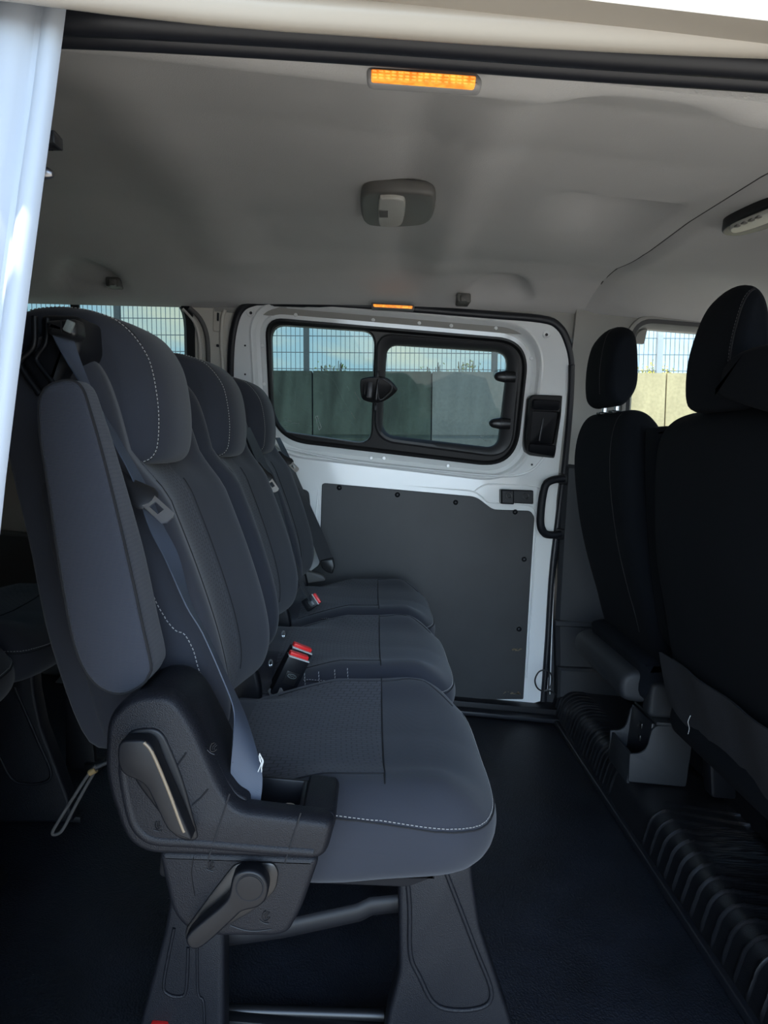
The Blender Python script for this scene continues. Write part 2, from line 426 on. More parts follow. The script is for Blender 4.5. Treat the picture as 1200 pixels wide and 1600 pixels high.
# ================================================================== SETTING: van shell
def headz(x, y):
    """inner height of the roof lining"""
    pts = [(.655, 1.172), (.70, 1.176), (.735, 1.186), (.755, 1.205), (.85, 1.265), (1.0, 1.315), (1.25, 1.352), (1.55, 1.362), (1.8, 1.357), (2.0, 1.335), (2.12, 1.305), (2.2, 1.270), (2.26, 1.238), (2.30, 1.225)]
    for i in range(len(pts)-1):
        if y <= pts[i+1][0]:
            a, b = pts[i], pts[i+1]; t = max(0, (y-a[0])/(b[0]-a[0])); z = a[1]+(b[1]-a[1])*t; break
    else: z = pts[-1][1]
    ze = max(1.15, min(1.290, 1.250+.078*x))-1.225
    sm = lambda a, b, v: (lambda t: t*t*(3-2*t))(max(0, min(1, (v-a)/(b-a))))
    z += ze*sm(1.75, 2.2, y)
    # shallow pressed ribs across the roof
    for xc, w, h in ((-.44, .10, -.016), (.03, .035, .010), (.13, .05, -.014)):
        z += h*math.exp(-((x-xc)/w)**2)*sm(.8, 1.0, y)*(1-sm(2.05, 2.2, y))
    # pressed pocket near the front
    if .3 < x < .62 and 1.35 < y < 1.8:
        u = (x-.455)/.095; v = (y-1.45)/.22
        if v > 0:
            d = math.exp(-(u*u*1.2))*math.exp(-(v*1.1)**2)*sm(0, .06, v); z += .075*d*(1-sm(.50, .57, x))
    # coat hook bulges and grab recess along the far edge
    for xc in (-.86, .32):
        rr = ((x-xc)/.11)**2+((y-2.26)/.16)**2
        if rr < 1: z += .022*sm(0, .35, 1-rr)*(1-sm(2.19, 2.26, y))
    # near edge: relief for the grab handle
    if y < .80: z += .018*sm(.12, .20, x)*(1-sm(.24, .33, x))*sm(.66, .74, y)
    return z
def head_mesh(name, x0, x1, nx, dz=0, edge=False):
    ys = sorted(set([.655+.0125*i for i in range(10)]+[.78+.02*i for i in range(74)]+[2.26, 2.28, 2.30]))
    ys = [y for y in ys if y <= 2.30]
    xs = [x0+(x1-x0)*i/nx for i in range(nx+1)]; V, Fc = [], []
    for sgn in (0, 1):
        for i, x in enumerate(xs):
            for y in ys:
                xx = x
                if edge and y > 1.95: xx = x-.02*((y-1.95)/.35) if i == 0 else x
                z = headz(xx, y)-dz
                if edge and i == 0: z += dz*1.2
                V.append((xx, y, z+sgn*.03))
    w = len(ys); o = len(xs)*w
    for i in range(nx):
        for j in range(w-1):
            a = i*w+j; Fc.append((a, a+1, a+w+1, a+w)); Fc.append((o+a, o+a+w, o+a+w+1, o+a+1))
    for i in range(nx):
        for j in (0, w-1): a = i*w+j; Fc.append((a, a+w, o+a+w, o+a))
    for j in range(w-1):
        for i in (0, nx): a = i*w+j; Fc.append((a, a+1, o+a+1, o+a))
    return link(name, V, Fc, M_head, None, 40)
c1 = struct(head_mesh('ceiling', -2.2, .598, 150))
c2 = struct(head_mesh('ceiling', .603, 2.0, 60, .006, True))
tube('ceiling_seam', [(.6005, y, headz(.60, y)+.002) for y in [.70+.03*i for i in range(53)]], .0022, M_headd, c1, 6)
# the painted roof outside and its near edge
def roof_profile():
    return [(.47, 1.128), (.50, 1.130), (.54, 1.150), (.60, 1.185), (.62, 1.215), (.70, 1.30), (1.0, 1.40), (1.55, 1.43), (2.1, 1.40), (2.34, 1.30), (2.36, 1.33), (2.1, 1.44), (1.55, 1.47), (1.0, 1.44), (.66, 1.34), (.54, 1.24), (.48, 1.17)]
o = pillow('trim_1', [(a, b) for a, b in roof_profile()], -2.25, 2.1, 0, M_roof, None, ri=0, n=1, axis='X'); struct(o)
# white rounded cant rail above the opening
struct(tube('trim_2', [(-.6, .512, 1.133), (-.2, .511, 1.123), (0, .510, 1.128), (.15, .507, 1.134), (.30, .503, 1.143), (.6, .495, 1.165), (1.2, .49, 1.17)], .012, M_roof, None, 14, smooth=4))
# double rubber seal of the near opening
def sealrow(d, Y): return [tuple(P(x, y+d, Y=Y)) for x, y in ((-700, 8), (-200, 14), (110, 22), (350, 34), (600, 50), (900, 72), (1200, 92), (1700, 128))]
struct(tube('trim_3', sealrow(8, .592), .0115, M_rub, None, 18, smooth=4))
struct(tube('trim_4', sealrow(32, .612), .0100, M_rub, None, 18, smooth=4))

# floor ------------------------------------------------------------
def dusty(m, scale=38, thr=.035):
    nt = m.node_tree; b = nt.nodes['Principled BSDF']; N = nt.nodes.new; L = nt.links.new
    tc = N('ShaderNodeTexCoord'); v = N('ShaderNodeTexVoronoi'); v.inputs['Scale'].default_value = scale; L(tc.outputs['Object'], v.inputs[0])
    a = N('ShaderNodeMath'); a.operation = 'LESS_THAN'; L(v.outputs['Distance'], a.inputs[0]); a.inputs[1].default_value = thr
    sp = N('ShaderNodeSeparateColor'); L(v.outputs['Color'], sp.inputs[0]); c = N('ShaderNodeMath'); c.operation = 'GREATER_THAN'; L(sp.outputs[0], c.inputs[0]); c.inputs[1].default_value = .72
    d = N('ShaderNodeMath'); d.operation = 'MULTIPLY'; L(a.outputs[0], d.inputs[0]); L(c.outputs[0], d.inputs[1])
    mx = N('ShaderNodeMix'); mx.data_type = 'RGBA'; L(d.outputs[0], mx.inputs[0]); mx.inputs[7].default_value = (.30, .30, .30, 1)
    src = b.inputs['Base Color'].links
    if src: L(src[0].from_socket, mx.inputs[6])
    else: mx.inputs[6].default_value = b.inputs['Base Color'].default_value
    L(mx.outputs[2], b.inputs['Base Color'])
fl = struct(box('floor', (-.75, 1.48, -.02), (2.92, 1.96, .04), mat('floor_rubber', (.011, .013, .019), .42, bump='grain', bscale=300, bstr=1.0, spec=.6, var=.35, vscale=9), None, .002))
dusty(MATS['floor_rubber'])
# far side body: rear section with quarter window ------------------
def rect_loop(x0, x1, z0, z1, off, n=14):
    pts = [SXZ(x0+(x1-x0)*i/n, z0, off) for i in range(n)]+[SXZ(x1, z0+(z1-z0)*i/n, off) for i in range(n)]
    pts += [SXZ(x1+(x0-x1)*i/n, z1, off) for i in range(n)]+[SXZ(x0, z1+(z0-z1)*i/n, off) for i in range(n)]
    return pts
def on_side(pl, off): return [SXZ(a, b, off) for a, b in pl]
w1 = P(300, 556, Y=2.32).x
q_win = roundpoly([(-1.75, .88), (w1, .88), (w1-.012, 1.262), (-1.75, 1.262)], [.08, .10, .12, .10], 8)
wall_l = struct(filled('wall_left', rect_loop(-2.2, -.455, -.03, 1.36, 0), [on_side(q_win, 0)], M_cream, None, .03))
g_in = inset(q_win, .012); g_in2 = inset(q_win, .022)
win1 = struct(bands('window_1', [on_side(inset(q_win, -.012), .002), on_side(inset(q_win, -.010), .010), on_side(g_in, .010), on_side(g_in2, 0), on_side(g_in2, -.03)], M_gask))
plate('glass_pane', on_side(g_in2, -.012), .003, M_tint, win1, .0005)
dx = P(117, 490, Y=2.32).x
box('window_divider', SXZ(dx, 1.07, -.008), (.028, .012, .40), M_gask, win1, .003, rot=rotm('X', R(14)))
# pressed ridge and cable cover by the rear pillar
rg = [S(a, b, .012) for a, b in ((296, 481), (312, 497), (322, 520), (325, 548), (325, 600), (322, 680))]
tube('pillar_gasket', rg, .007, M_grey, wall_l, 10, smooth=5)
tube('pillar_ridge', [S(a, b, .004) for a, b in ((286, 482), (302, 500), (310, 520), (313, 550), (313, 600))], .007, M_cream, wall_l, 10, smooth=5)
tube('pillar_ridge', [S(a, b, .003) for a, b in ((352, 484), (347, 500), (346, 540), (350, 600), (348, 680))], .006, M_cream, wall_l, 10, smooth=5)
def slot(nm, cx, cy, w, h, par):
    p = S(cx, cy, .004); q = roundpoly([(p.x-w/2, p.z-h/2), (p.x+w/2, p.z-h/2), (p.x+w/2, p.z+h/2), (p.x-w/2, p.z+h/2)], w*.35, 3)
    return plate(nm, [SXZ(a, b, .0) for a, b in q], .005, M_rub, par, .0005)
slot('slot', 340.5, 495, .006, .024, wall_l)
slot('hole', 340, 540, .008, .008, wall_l)
bands('slot_recess', [[SXZ(a, b, .001) for a, b in roundpoly([(x0-.014, z0-.045), (x0+.012, z0-.045), (x0+.012, z0+.025), (x0-.014, z0+.025)], .008, 3)] if k == 0 else
      [SXZ(a, b, .004) for a, b in roundpoly([(x0-.011, z0-.042), (x0+.009, z0-.042), (x0+.009, z0+.022), (x0-.011, z0+.022)], .006, 3)] for k in (0, 1) for (x0, z0) in [(S(340, 495).x, S(340, 495).z)]], M_cream, wall_l)
# lower trim of the rear side (behind the seats)
struct(pillow('trim_6', roundpoly([(-2.1, 0), (-.60, 0), (-.56, .30), (-.62, .45), (-2.1, .45)], .03), 2.34, 2.415, .01, M_grey))
struct(plate('trim_16', [S(a, b, .12) for a, b in ((66, 1088), (108, 1042), (145, 1044), (175, 1088))], .02, M_grey))
struct(box('wall_rear', (-2.215, 1.45, .65), (.03, 1.96, 1.44), M_dtrim))
struct(box('wall_right', (-1.25, .56, .55), (1.88, .04, 1.24), M_cream, None, .004))
struct(box('wall_right', (1.45, .60, .30), (1.3, .04, .74), M_cream, None, .004))

# far sliding door -------------------------------------------------
def px2(pts): return [(p.x, p.z) for p in (S(a, b) for a, b in pts)]
door_out = px2([(372, 1090), (366, 900), (362, 700), (364, 560), (367, 522), (374, 494), (396, 478), (430, 476), (600, 482), (760, 493), (840, 499), (866, 508), (882, 530), (889, 565), (888, 620), (880, 700), (868, 800), (858, 900), (850, 1000), (842, 1092), (700, 1092), (500, 1092)])
win_out = roundpoly(px2([(416, 498), (826, 533), (804, 731), (425, 686)]), [.055, .10, .12, .12], 12)
win_out = [Vector(p) for p in win_out]
NR = 160
def loop2(pl, off, d=0):
    q = inset(pl, d) if d else pl
    return resample([SXZ(p[0], p[1], off) for p in q], NR)
door1 = bpy.data.objects.new('door_1', None); COL.objects.link(door1); door1.location = (.08, 2.40, 0); door1['kind'] = 'structure'
ring = inset(win_out, -.052)
filled('door_skin', resample([SXZ(a[0], a[1], .022) for a in catmull(door_out, 4)], 220), [resample([SXZ(p[0], p[1], .022) for p in ring], NR)], M_white, door1, .05)
bands('window_surround', [loop2(ring, .022), loop2(inset(win_out, -.046), .0255), loop2(inset(win_out, -.040), .022), loop2(inset(win_out, -.034), .004), loop2(inset(win_out, -.022), -.002), loop2(inset(win_out, -.016), .004), loop2(inset(win_out, -.002), .006), loop2(win_out, -.03)], M_white, door1)
# small bosses along the surround
for a, b in ((462, 492), (583, 500), (655, 505), (705, 509), (775, 513), (480, 711), (580, 716), (830, 560), (838, 610), (600, 716), (700, 728), (412, 600), (410, 540)):
    p = S(a, b, .004); cyl('boss', p, (0, -1, 0), .006, .005, .003, M_white, door1, 14)
for a, b, r in ((392, 489, .0045), (854, 523, .0045), (831, 726, .0035), (383, 540, .003), (383, 585, .003)):
    p = S(a, b, .022); cyl('hole', p, (0, -1, .0), r, r, .0015, M_rub, door1, 16)
for a, b in ((392, 489), (854, 523)):
    p = S(a, b, .0225); th = [Vector((p.x+.0105*math.cos(i*math.pi/10), p.y-.001, p.z+.0105*math.sin(i*math.pi/10))) for i in range(20)]
    tube('hole_rim', th, .0018, M_white, door1, 6, True)
# pressed contour lines round the boards
def groove(pts, r=.003, m=M_white, off=.024): tube('pressed_edge', [S(a, b, off) for a, b in pts], r, m, door1, 8, smooth=4)
groove([(440, 755), (480, 748), (492, 752), (497, 765), (494, 800), (490, 860)])
groove([(497, 860), (500, 800), (498, 765), (506, 751), (520, 750), (700, 764), (738, 768), (752, 776), (765, 785), (800, 786), (830, 792), (838, 806), (837, 840), (828, 980), (822, 1060)])
groove([(740, 769), (752, 760), (770, 756), (828, 759), (845, 763)])
groove([(445, 700), (520, 716), (600, 727), (700, 737), (790, 744), (830, 735), (852, 712)], .004)
groove([(859, 1085), (866, 900), (878, 740)], .002)
# hardboard panels
bl = roundpoly(px2([(470, 1088), (474, 900), (500, 880), (504, 756), (508, 754), (742, 775), (768, 795), (826, 797), (832, 806), (826, 900), (815, 1088)]), [.005, .01, .01, .012, .02, .02, .015, .03, .02, .02, .005], 5)
bd = plate('hardboard_panel', [SXZ(a, b, .0245) for a, b in bl], .006, M_board, door1, .0015); bd['label'] = 'large black scuffed hardboard panel'
bl2 = roundpoly(px2([(440, 760), (470, 762), (484, 766), (486, 790), (482, 860), (440, 860)]), .014, 5)
plate('hardboard_panel', [SXZ(a, b, .0245) for a, b in bl2], .006, M_board, door1, .0015)
for a, b in ((530, 762), (621, 773), (712, 785), (805, 800), (819, 874), (811, 983)):
    cyl('rivet', S(a, b, .030), (0, -1, 0), .0085, .0085, .006, M_pls, bd, 16, dome=1)
# worn chips at the board's lower corner
g = []
for i in range(40):
    a = 812-abs(random.gauss(0, 9)); b = random.choice((1084-abs(random.gauss(0, 2)), 1084, 1015+random.gauss(0, 1)))
    if b < 1050: a = 800+random.uniform(0, 14)
    p = S(a, b, .031); g.append(box_geo(p, (random.uniform(.002, .010), .0006, random.uniform(.001, .003)), 0, rotm('Y', random.uniform(-.6, .6))))
v, f = merge(g); tag(link('chipped_paint', v, f, mat('bare_fibre', (.16, .12, .07), .9), bd), kind='stuff')
# the window: outer frame, fixed pane, vent frame, panes
win2 = bpy.data.objects.new('window_2', None); COL.objects.link(win2); win2.location = (.05, 2.35, .84); win2['kind'] = 'structure'
fix = roundpoly(px2([(424, 507), (586, 518), (580, 694), (428, 672)]), [.045, .04, .05, .06], 8)
vent = roundpoly(px2([(588, 521), (814, 539), (798, 718), (584, 689)]), [.055, .07, .09, .07], 10)
vglass = roundpoly(px2([(605, 539), (794, 551), (777, 700), (597, 679)]), [.035, .045, .04, .045], 10)
fr = filled('window_frame', resample([SXZ(p[0], p[1], .006) for p in win_out], NR), [resample([SXZ(p[0], p[1], .006) for p in fix], 90), resample([SXZ(p[0], p[1], .006) for p in inset(vent, .004)], 90)], M_gask, win2, .02)
bands('window_seal', [loop2(inset(win_out, -.004), .004), loop2(inset(win_out, -.003), .012), loop2(inset(win_out, .004), .0135), loop2(inset(win_out, .010), .008), loop2(inset(win_out, .012), .004)], M_gask, win2)
bands('pane_seal', [loop2(inset(fix, -.005), .004), loop2(inset(fix, -.003), .009), loop2(fix, .008), loop2(inset(fix, .002), -.01)], M_gask, win2)
bands('vent_frame', [loop2(vent, .004), loop2(inset(vent, .001), .020), loop2(inset(vent, .006), .024), loop2(inset(vent, .014), .022), loop2(inset(vglass, -.004), .012), loop2(vglass, .006), loop2(vglass, -.01)], mat('vent_frame_plastic', (.020, .020, .022), .5), win2)
plate('glass_pane', resample([SXZ(p[0], p[1], -.004) for p in inset(fix, -.004)], 80), .003, M_tint, win2, .0005)
plate('glass_pane', resample([SXZ(p[0], p[1], -.001) for p in inset(vglass, -.004)], 80), .003, M_tint, win2, .0005)
# etched marks on the panes: small print lines and a scratched patch
def marks(cx, cy, n, par):
    g = []
    for i in range(n):
        p = S(cx+random.gauss(0, 5), cy+3.2*i, .0032); w = random.uniform(.008, .028)
        for k in range(int(w/.0032)): g.append(box_geo(p+Vector((-w/2+k*.0032, 0, 0)), (.0020, .0004, .0022), 0))
    v, f = merge(g); return link('etched_mark', v, f, M_steelm, par)
M_steelm = mat('etching', (.16, .18, .17), .8)
marks(452, 655, 5, win2); marks(757, 679, 4, win2)
tube('sticker_residue', [S(a, b, .0035) for a, b in ((493, 651), (496, 650), (502, 668), (499, 672), (495, 660), (493, 651))], .0007, mat('residue', (.45, .47, .46), .8), win2, 5)
# latch
M_latch = mat('latch_plastic', (.035, .036, .04), .4)
lat = bpy.data.objects.new('latch', None); COL.objects.link(lat); lat.parent = win2; lc = S(592, 608, .03); lat.location = lc-org(win2)
lp = px2([(563, 598), (568, 592), (590, 589), (605, 592), (617, 603), (620, 611), (610, 621), (598, 628), (585, 630), (569, 626), (564, 617)])
plate('latch_plate', [SXZ(a, b, .018) for a, b in [(q.x, q.y) for q in catmull(lp, 4)]], .012, M_plg, lat, .004)
bx = px2([(592, 594), (608, 600), (612, 608), (605, 618), (592, 625)])
tube('latch_lever', [SXZ(a, b, .033) for a, b in bx], .0028, M_latch, lat, 8, True, 4)
box('latch_grip', S(578, 609, .032), (.018, .012, .050), M_latch, lat, .004)
box('latch_rib', S(570, 609, .032), (.004, .010, .032), M_pls, lat, .0015)
box('latch_pivot', S(589, 609, .034), (.008, .016, .066), M_plg, lat, .003)
box('catch', S(590, 585, .020), (.012, .014, .022), M_pls, lat, .002)
box('catch', S(587, 637, .020), (.010, .012, .020), M_pls, lat, .002)
# vent hinges
for a0, b0 in ((789, 588), (781, 661)):
    p0 = S(a0-17, b0, .020); p1 = S(a0+16, b0+1, .020)
    tube('hinge', [p0.lerp(p1, t) for t in (0, .08, .2, .5, .8, 1)], [.004, .011, .015, .0185, .018, .017], M_plg, win2, 14, sq=(1, .7), upv=Vector((0, 0, 1)))
    tube('hinge_band', [p0.lerp(p1, .52), p0.lerp(p1, .58)], .0195, M_rub, win2, 14, sq=(1, .72), upv=Vector((0, 0, 1)))
# pull handle recess on the door
ph = bpy.data.objects.new('pull_handle', None); COL.objects.link(ph); ph.parent = door1; ph.location = S(845, 668)-org(door1)
po = roundpoly(px2([(822, 617), (874, 619), (872, 650), (862, 716), (818, 711), (815, 690)]), [.02, .004, .004, .004, .02, .02], 5)
pin = roundpoly(px2([(829, 643), (868, 645), (859, 694), (824, 692)]), .004, 5)
bands('handle_bezel', [resample(on_side(po, .0), 80), resample(on_side(inset(po, .001), .040), 80), resample(on_side(inset(po, .006), .046), 80), resample(on_side(inset(pin, -.002), .044), 80), resample(on_side(pin, .030), 80), resample(on_side(pin, .024), 80)], M_plg, ph)
plate('handle_recess', resample(on_side(inset(pin, -.002), .020), 80), .008, M_pls, ph, .001)
box('handle_slot', S(846, 668, .030), (.006, .012, .088), M_rub, ph, .002, rot=rotm('Y', R(3)))
plate('handle_lip', on_side(roundpoly(px2([(826, 625), (871, 628), (867, 643), (826, 641)]), .010, 4), .044), .012, M_pls, ph, .005)
plate('handle_lip', on_side(roundpoly(px2([(821, 692), (864, 696), (861, 713), (820, 706)]), .010, 4), .044), .008, M_pls, ph, .004)
# striker block
sk = bpy.data.objects.new('door_striker', None); COL.objects.link(sk); sk.parent = door1; sk.location = S(803, 775)-org(door1)
plate('striker_body', on_side(roundpoly(px2([(795, 764), (829, 765), (829, 786), (795, 784)]), .004, 3), .02), .026, M_pls, sk, .003)
plate('striker_block', on_side(roundpoly(px2([(778, 763), (798, 764), (798, 786), (778, 785)]), .004, 3), .02), .040, M_pls, sk, .004)
for a, b, o_ in ((795, 774, .060), (822, 775, .046)):
    p = S(a, b, o_); th = [Vector((p.x+.009*math.cos(i*math.pi/9), p.y, p.z+.009*math.sin(i*math.pi/9))) for i in range(18)]
    tube('screw_rim', th, .002, M_plg, sk, 6, True); cyl('screw', p+Vector((0, .002, 0)), (0, -1, 0), .005, .005, .003, M_dsteel, sk, 10)
# door seal
seal = [(373, 1095), (366, 900), (360, 700), (361, 600), (362, 550), (366, 515), (375, 487), (393, 474), (430, 472), (600, 480), (760, 492), (845, 499), (872, 510), (886, 535), (893, 570), (891, 630), (884, 710), (872, 810), (862, 900), (855, 1000), (848, 1095)]
struct(tube('trim_7', [S(a, b, .014) for a, b in seal], .013, M_rub, None, 12, smooth=4))
struct(tube('trim_8', [S(a, b, .03) for a, b in ((893, 570), (891, 630), (884, 710), (872, 810), (862, 900), (856, 1000), (850, 1080))], .010, M_rub, None, 10, smooth=4))
# sill
struct(box('trim_9', (.10, 2.40, .012), (1.28, .10, .05), M_dsteel, None, .006))
struct(box('trim_10', (.10, 2.335, .010), (1.30, .05, .016), M_rub, None, .004))
# front section of far side: pillar trim, window
def strip(name, pts, t, m, bev=.006): return struct(plate(name, [S(a, b, .0) for a, b in [(q.x, q.y) for q in pts]], t, m, None, bev))
w3 = [Vector(q) for q in roundpoly(px2([(984, 503), (1290, 528), (1300, 720), (972, 712)]), [.07, .1, .1, .05], 8)]
lo = [(a, b) for a, b in [(S(893, 500).x, 1.36), (2.1, 1.36), (2.1, .80), (S(872, 730).x, .80)]]
up_out = []
for i in range(4):
    a, b = lo[i], lo[(i+1) % 4]
    for k in range(12): up_out.append((a[0]+(b[0]-a[0])*k/12, a[1]+(b[1]-a[1])*k/12))
tb = struct(filled('wall_left', [SXZ(a, b, .025) for a, b in up_out], [[SXZ(p[0], p[1], .025) for p in w3]], M_beige, None, .04))
win3 = struct(bands('window_3', [on_side(inset(w3, -.010), .024), on_side(inset(w3, -.008), .032), on_side(inset(w3, .004), .032), on_side(inset(w3, .016), .01), on_side(inset(w3, .016), -.03)], M_gask))
plate('glass_pane', on_side(inset(w3, .012), -.01), .003, M_clear, win3, .0005)
bands('door_frame_edge', [on_side(inset(w3, -.022), .0255), on_side(inset(w3, -.020), .034), on_side(inset(w3, -.014), .036), on_side(inset(w3, -.009), .034)], M_beige, win3)
hd_ = [(-.52, 1.20), (.80, 1.235), (.80, 1.36), (-.52, 1.36)]; hq = []
for i in range(4):
    a, b = hd_[i], hd_[(i+1) % 4]
    for k in range(8): hq.append((a[0]+(b[0]-a[0])*k/8, a[1]+(b[1]-a[1])*k/8))
struct(filled('trim_17', on_side(hq, .004), [], M_beige, None, .02))
# lower charcoal pillar trim with its stepped foot
low = struct(plate('trim_11', [S(a, b, .0) for a, b in ((878, 724), (905, 727), (1010, 735), (1010, 900), (1005, 1090), (866, 1087), (864, 965), (872, 820))], .045, M_dtrim, None, .012))
struct(plate('trim_12', [S(a, b, .045) for a, b in ((866, 968), (1000, 975), (1000, 985), (866, 978))], .010, M_dtrim, None, .004))
struct(plate('trim_13', [S(a, b, .045) for a, b in ((870, 1040), (1000, 1046), (1000, 1090), (868, 1087))], .030, M_dtrim, None, .008))
tube('pillar_groove', [S(a, b, .047) for a, b in ((905, 728), (903, 850), (900, 970))], .0025, M_rub, low, 6)
struct(box('wall_left', (1.4, 2.44, .38), (1.5, .04, .84), M_dtrim))
# windscreen side: dashboard bulk ahead of the seats
struct(box('wall_front', (2.05, 1.48, .40), (.06, 1.9, .84), M_dtrim))

# near side C pillar of the opening (white painted, in front of the rear seats)
pl_ = bpy.data.objects.new('trim_14', None); COL.objects.link(pl_); pl_['kind'] = 'structure'; pl_.location = (-.28, .52, 0)
PR = [(.500, -.02), (.497, .30), (.495, .60), (.497, .80), (.505, .95), (.52, 1.10), (.54, 1.20)]
edge_px = [(-78, 1500), (-50, 1250), (-22, 1000), (5, 745), (24, 590), (42, 450), (63, 290), (82, 150), (101, 0), (112, -90)]
def pil(offs, name, m):
    rings = []
    for (a, b) in edge_px:
        y = .50+(.045 if b < 200 else .02)*(1 if b < 0 else max(0, (745-b)/745))
        e = P(a, b, Y=y); rings.append([e+Vector((dx, dy, 0)) for dx, dy in offs])
    n = len(offs); V = [v for r in rings for v in r]; Fc = []
    for s in range(len(rings)-1):
        for i in range(n): j = (i+1) % n; Fc.append((s*n+i, s*n+j, (s+1)*n+j, (s+1)*n+i))
    Fc.append(tuple(range(n))); Fc.append(tuple(range((len(rings)-1)*n, len(rings)*n)))
    return link(name, V, Fc, m, pl_, 50)
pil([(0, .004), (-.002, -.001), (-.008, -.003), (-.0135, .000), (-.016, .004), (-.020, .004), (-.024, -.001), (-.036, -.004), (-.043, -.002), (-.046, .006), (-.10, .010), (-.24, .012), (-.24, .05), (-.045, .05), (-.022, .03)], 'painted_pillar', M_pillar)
struct(box('shade_door', (-.93, .40, .60), (1.16, .05, 1.32), M_white, None, .012))  # unseen slid-open door, added and made tall to shade the pillar
# fittings on the pillar
cl = bpy.data.objects.new('pillar_clip', None); COL.objects.link(cl); cl.parent = pl_; cl.location = P(80, 220, Y=.57)-org(pl_)
box('clip_body', P(77, 220, Y=.57), (.014, .016, .009), M_plg, cl, .001, rot=rotm('Y', R(-6)))
box('clip_jaw', P(87, 219, Y=.57), (.004, .012, .010), M_pls, cl, .001, rot=rotm('Y', R(-10)))
box('clip_arm', P(66, 221, Y=.57), (.012, .014, .008), M_dsteel, cl, .001)
tube('guide_pin', [P(62, 269, Y=.57), P(70, 270, Y=.57), P(80, 272, Y=.57), P(83, 272.5, Y=.57)], [.0052, .0052, .0032, .0022], mat('grey_steel', (.3, .3, .32), .3, metal=1), pl_, 12)

# ================================================================== SEATS
def oriented(loc, u, w, nrm, pts, t): pass
def make_seat_base(label):
    """rear passenger seat nearest the opening; copies shift along Y"""
    s = thing('passenger_seat', (-.05, 1.085, 0), label, 'seat', 'second row passenger seats')
    yc, hw = 1.085, .243
    # --- cushion
    prof = catmull([(-.19, .400), (-.15, .410), (-.05, .412), (.05, .418), (.12, .424), (.17, .419), (.205, .398), (.216, .37), (.205, .343), (.17, .325), (.08, .312), (-.03, .298), (-.16, .300), (-.195, .34)], 7)
    def cf(v):
        t = (v.y-yc)/hw; a = abs(t)
        x, z = v.x, v.z
        k = max(0, (x-.02)/.2)
        x -= k*.050*(a**5) + .0
        if z > .37:
            g = (z-.37)/.05
            b = math.exp(-((a-.78)/.20)**2)
            q_ = max(0, min(1, (-.02-x)/.14)); z -= g*.062*q_**1.3*max(0, min(1, (a-.45)/.25))
            z += g*(.016*b*(1 if x < .13 else max(0, 1-(x-.13)/.06)) - .008*(1-min(1, a*1.4)) - .010*max(0, a-.9)*10*.5)
        return Vector((x, v.y, z))
    cu = pillow('seat_cushion', prof, yc-hw, yc+hw, .050, M_fab, s, ri=.034, n=7, mid=26, fn=cf, angle=60)
    # centre insert
    gr = [[(-.150+.205*i/26, .905+.36*j/30, .8) for j in range(31)] for i in range(27)]
    drape('seat_insert', cu, gr, (0, 0, -1), .0012, M_pat, s)
    # darker seam along near and far edges of the insert, stitched rim round the cushion
    rim = [(-.09, .855, .405), (-.02, .845, .405), (.05, .842, .403), (.12, .845, .398), (.165, .865, .393), (.188, .90, .390), (.200, .96, .389), (.206, 1.085, .388), (.200, 1.21, .389), (.188, 1.27, .390), (.165, 1.30, .393), (.10, 1.325, .40), (0, 1.328, .404)]
    path = on_surface(cu, [Vector(p) for p in rim], 14)
    dashes('stitching', path, M_thread, s, r=.0005)
    tube('cushion_piping', on_surface(cu, [Vector(p)-Vector((0, 0, .004)) for p in rim], 8, .0002), .0013, M_seam, s, 6)
    tube('insert_seam', on_surface(cu, [Vector((.056, y, .43)) for y in (.88, .95, 1.0, 1.085, 1.17, 1.25, 1.29)], 8, .0003), .0012, M_seam, s, 6)
    tube('insert_seam', on_surface(cu, [Vector((x, .903, .43)) for x in (-.14, -.08, -.02, .056)], 8, .0003), .0012, M_seam, s, 6)
    tube('insert_seam', on_surface(cu, [Vector((x, y, .43)) for x, y in ((-.14, 1.267), (-.08, 1.267), (.056, 1.267), (.12, 1.272), (.19, 1.23))], 8, .0003), .0012, M_seam, s, 6)
    pass
    # --- backrest
    bp = catmull([(-.33, .918), (-.300, .87), (-.262, .78), (-.205, .66), (-.165, .56), (-.150, .49), (-.163, .44), (-.205, .418), (-.30, .43), (-.345, .53), (-.375, .62), (-.405, .72), (-.430, .83), (-.440, .90), (-.425, .938), (-.375, .945)], 7)
    def bf(v):
        a = abs((v.y-yc)/.212); x, z = v.x, v.z
        # side bolsters stand forward, centre is hollow; the shoulders narrow
        fr = max(0, min(1, (x-(-.44+(.9-z)*.42))/.09))
        x += fr*(.006*math.exp(-((a-.82)/.16)**2)-.034*math.exp(-(a/.52)**2)*min(1, max(.3, (.95-z)/.2)))
        if z < .47: x += .02*(.47-z)/.06*(1 if a > .5 else .4)*0
        x -= .034*max(0, min(1, (z-.755)/.05))*fr*(1-max(0, min(1, (v.y-1.20)/.05))*.4)
        y = 1.095+(v.y-1.095)*(1-.16*max(0, min(1, (z-.74)/.18)))
        return Vector((x, y, z))
    ba = pillow('backrest', bp, .895, 1.295, .038, M_fab, s, ri=.028, n=6, mid=24, fn=bf, angle=60)
    gr = [[(.2, .985+.150*j/16, .45+.345*i/36) for j in range(17)] for i in range(37)]
    drape('backrest_insert', ba, gr, (-1, 0, 0), .0012, M_pat, s)
    for yy in (.983, 1.137):
        tube('insert_seam', on_surface(ba, [Vector((x, yy, z)) for x, z in ((-.26, .795), (-.20, .66), (-.16, .56), (-.14, .47))], 8, .0002), .0012, M_seam, s, 6)
    # side bolster seam
    sp = on_surface(ba, [Vector(p) for p in ((-.262, .885, .66), (-.245, .88, .625), (-.222, .88, .598), (-.208, .88, .592), (-.192, .88, .565), (-.176, .88, .525), (-.168, .88, .475))], 12)
    dashes('stitching', sp, M_thread, s, r=.0006)
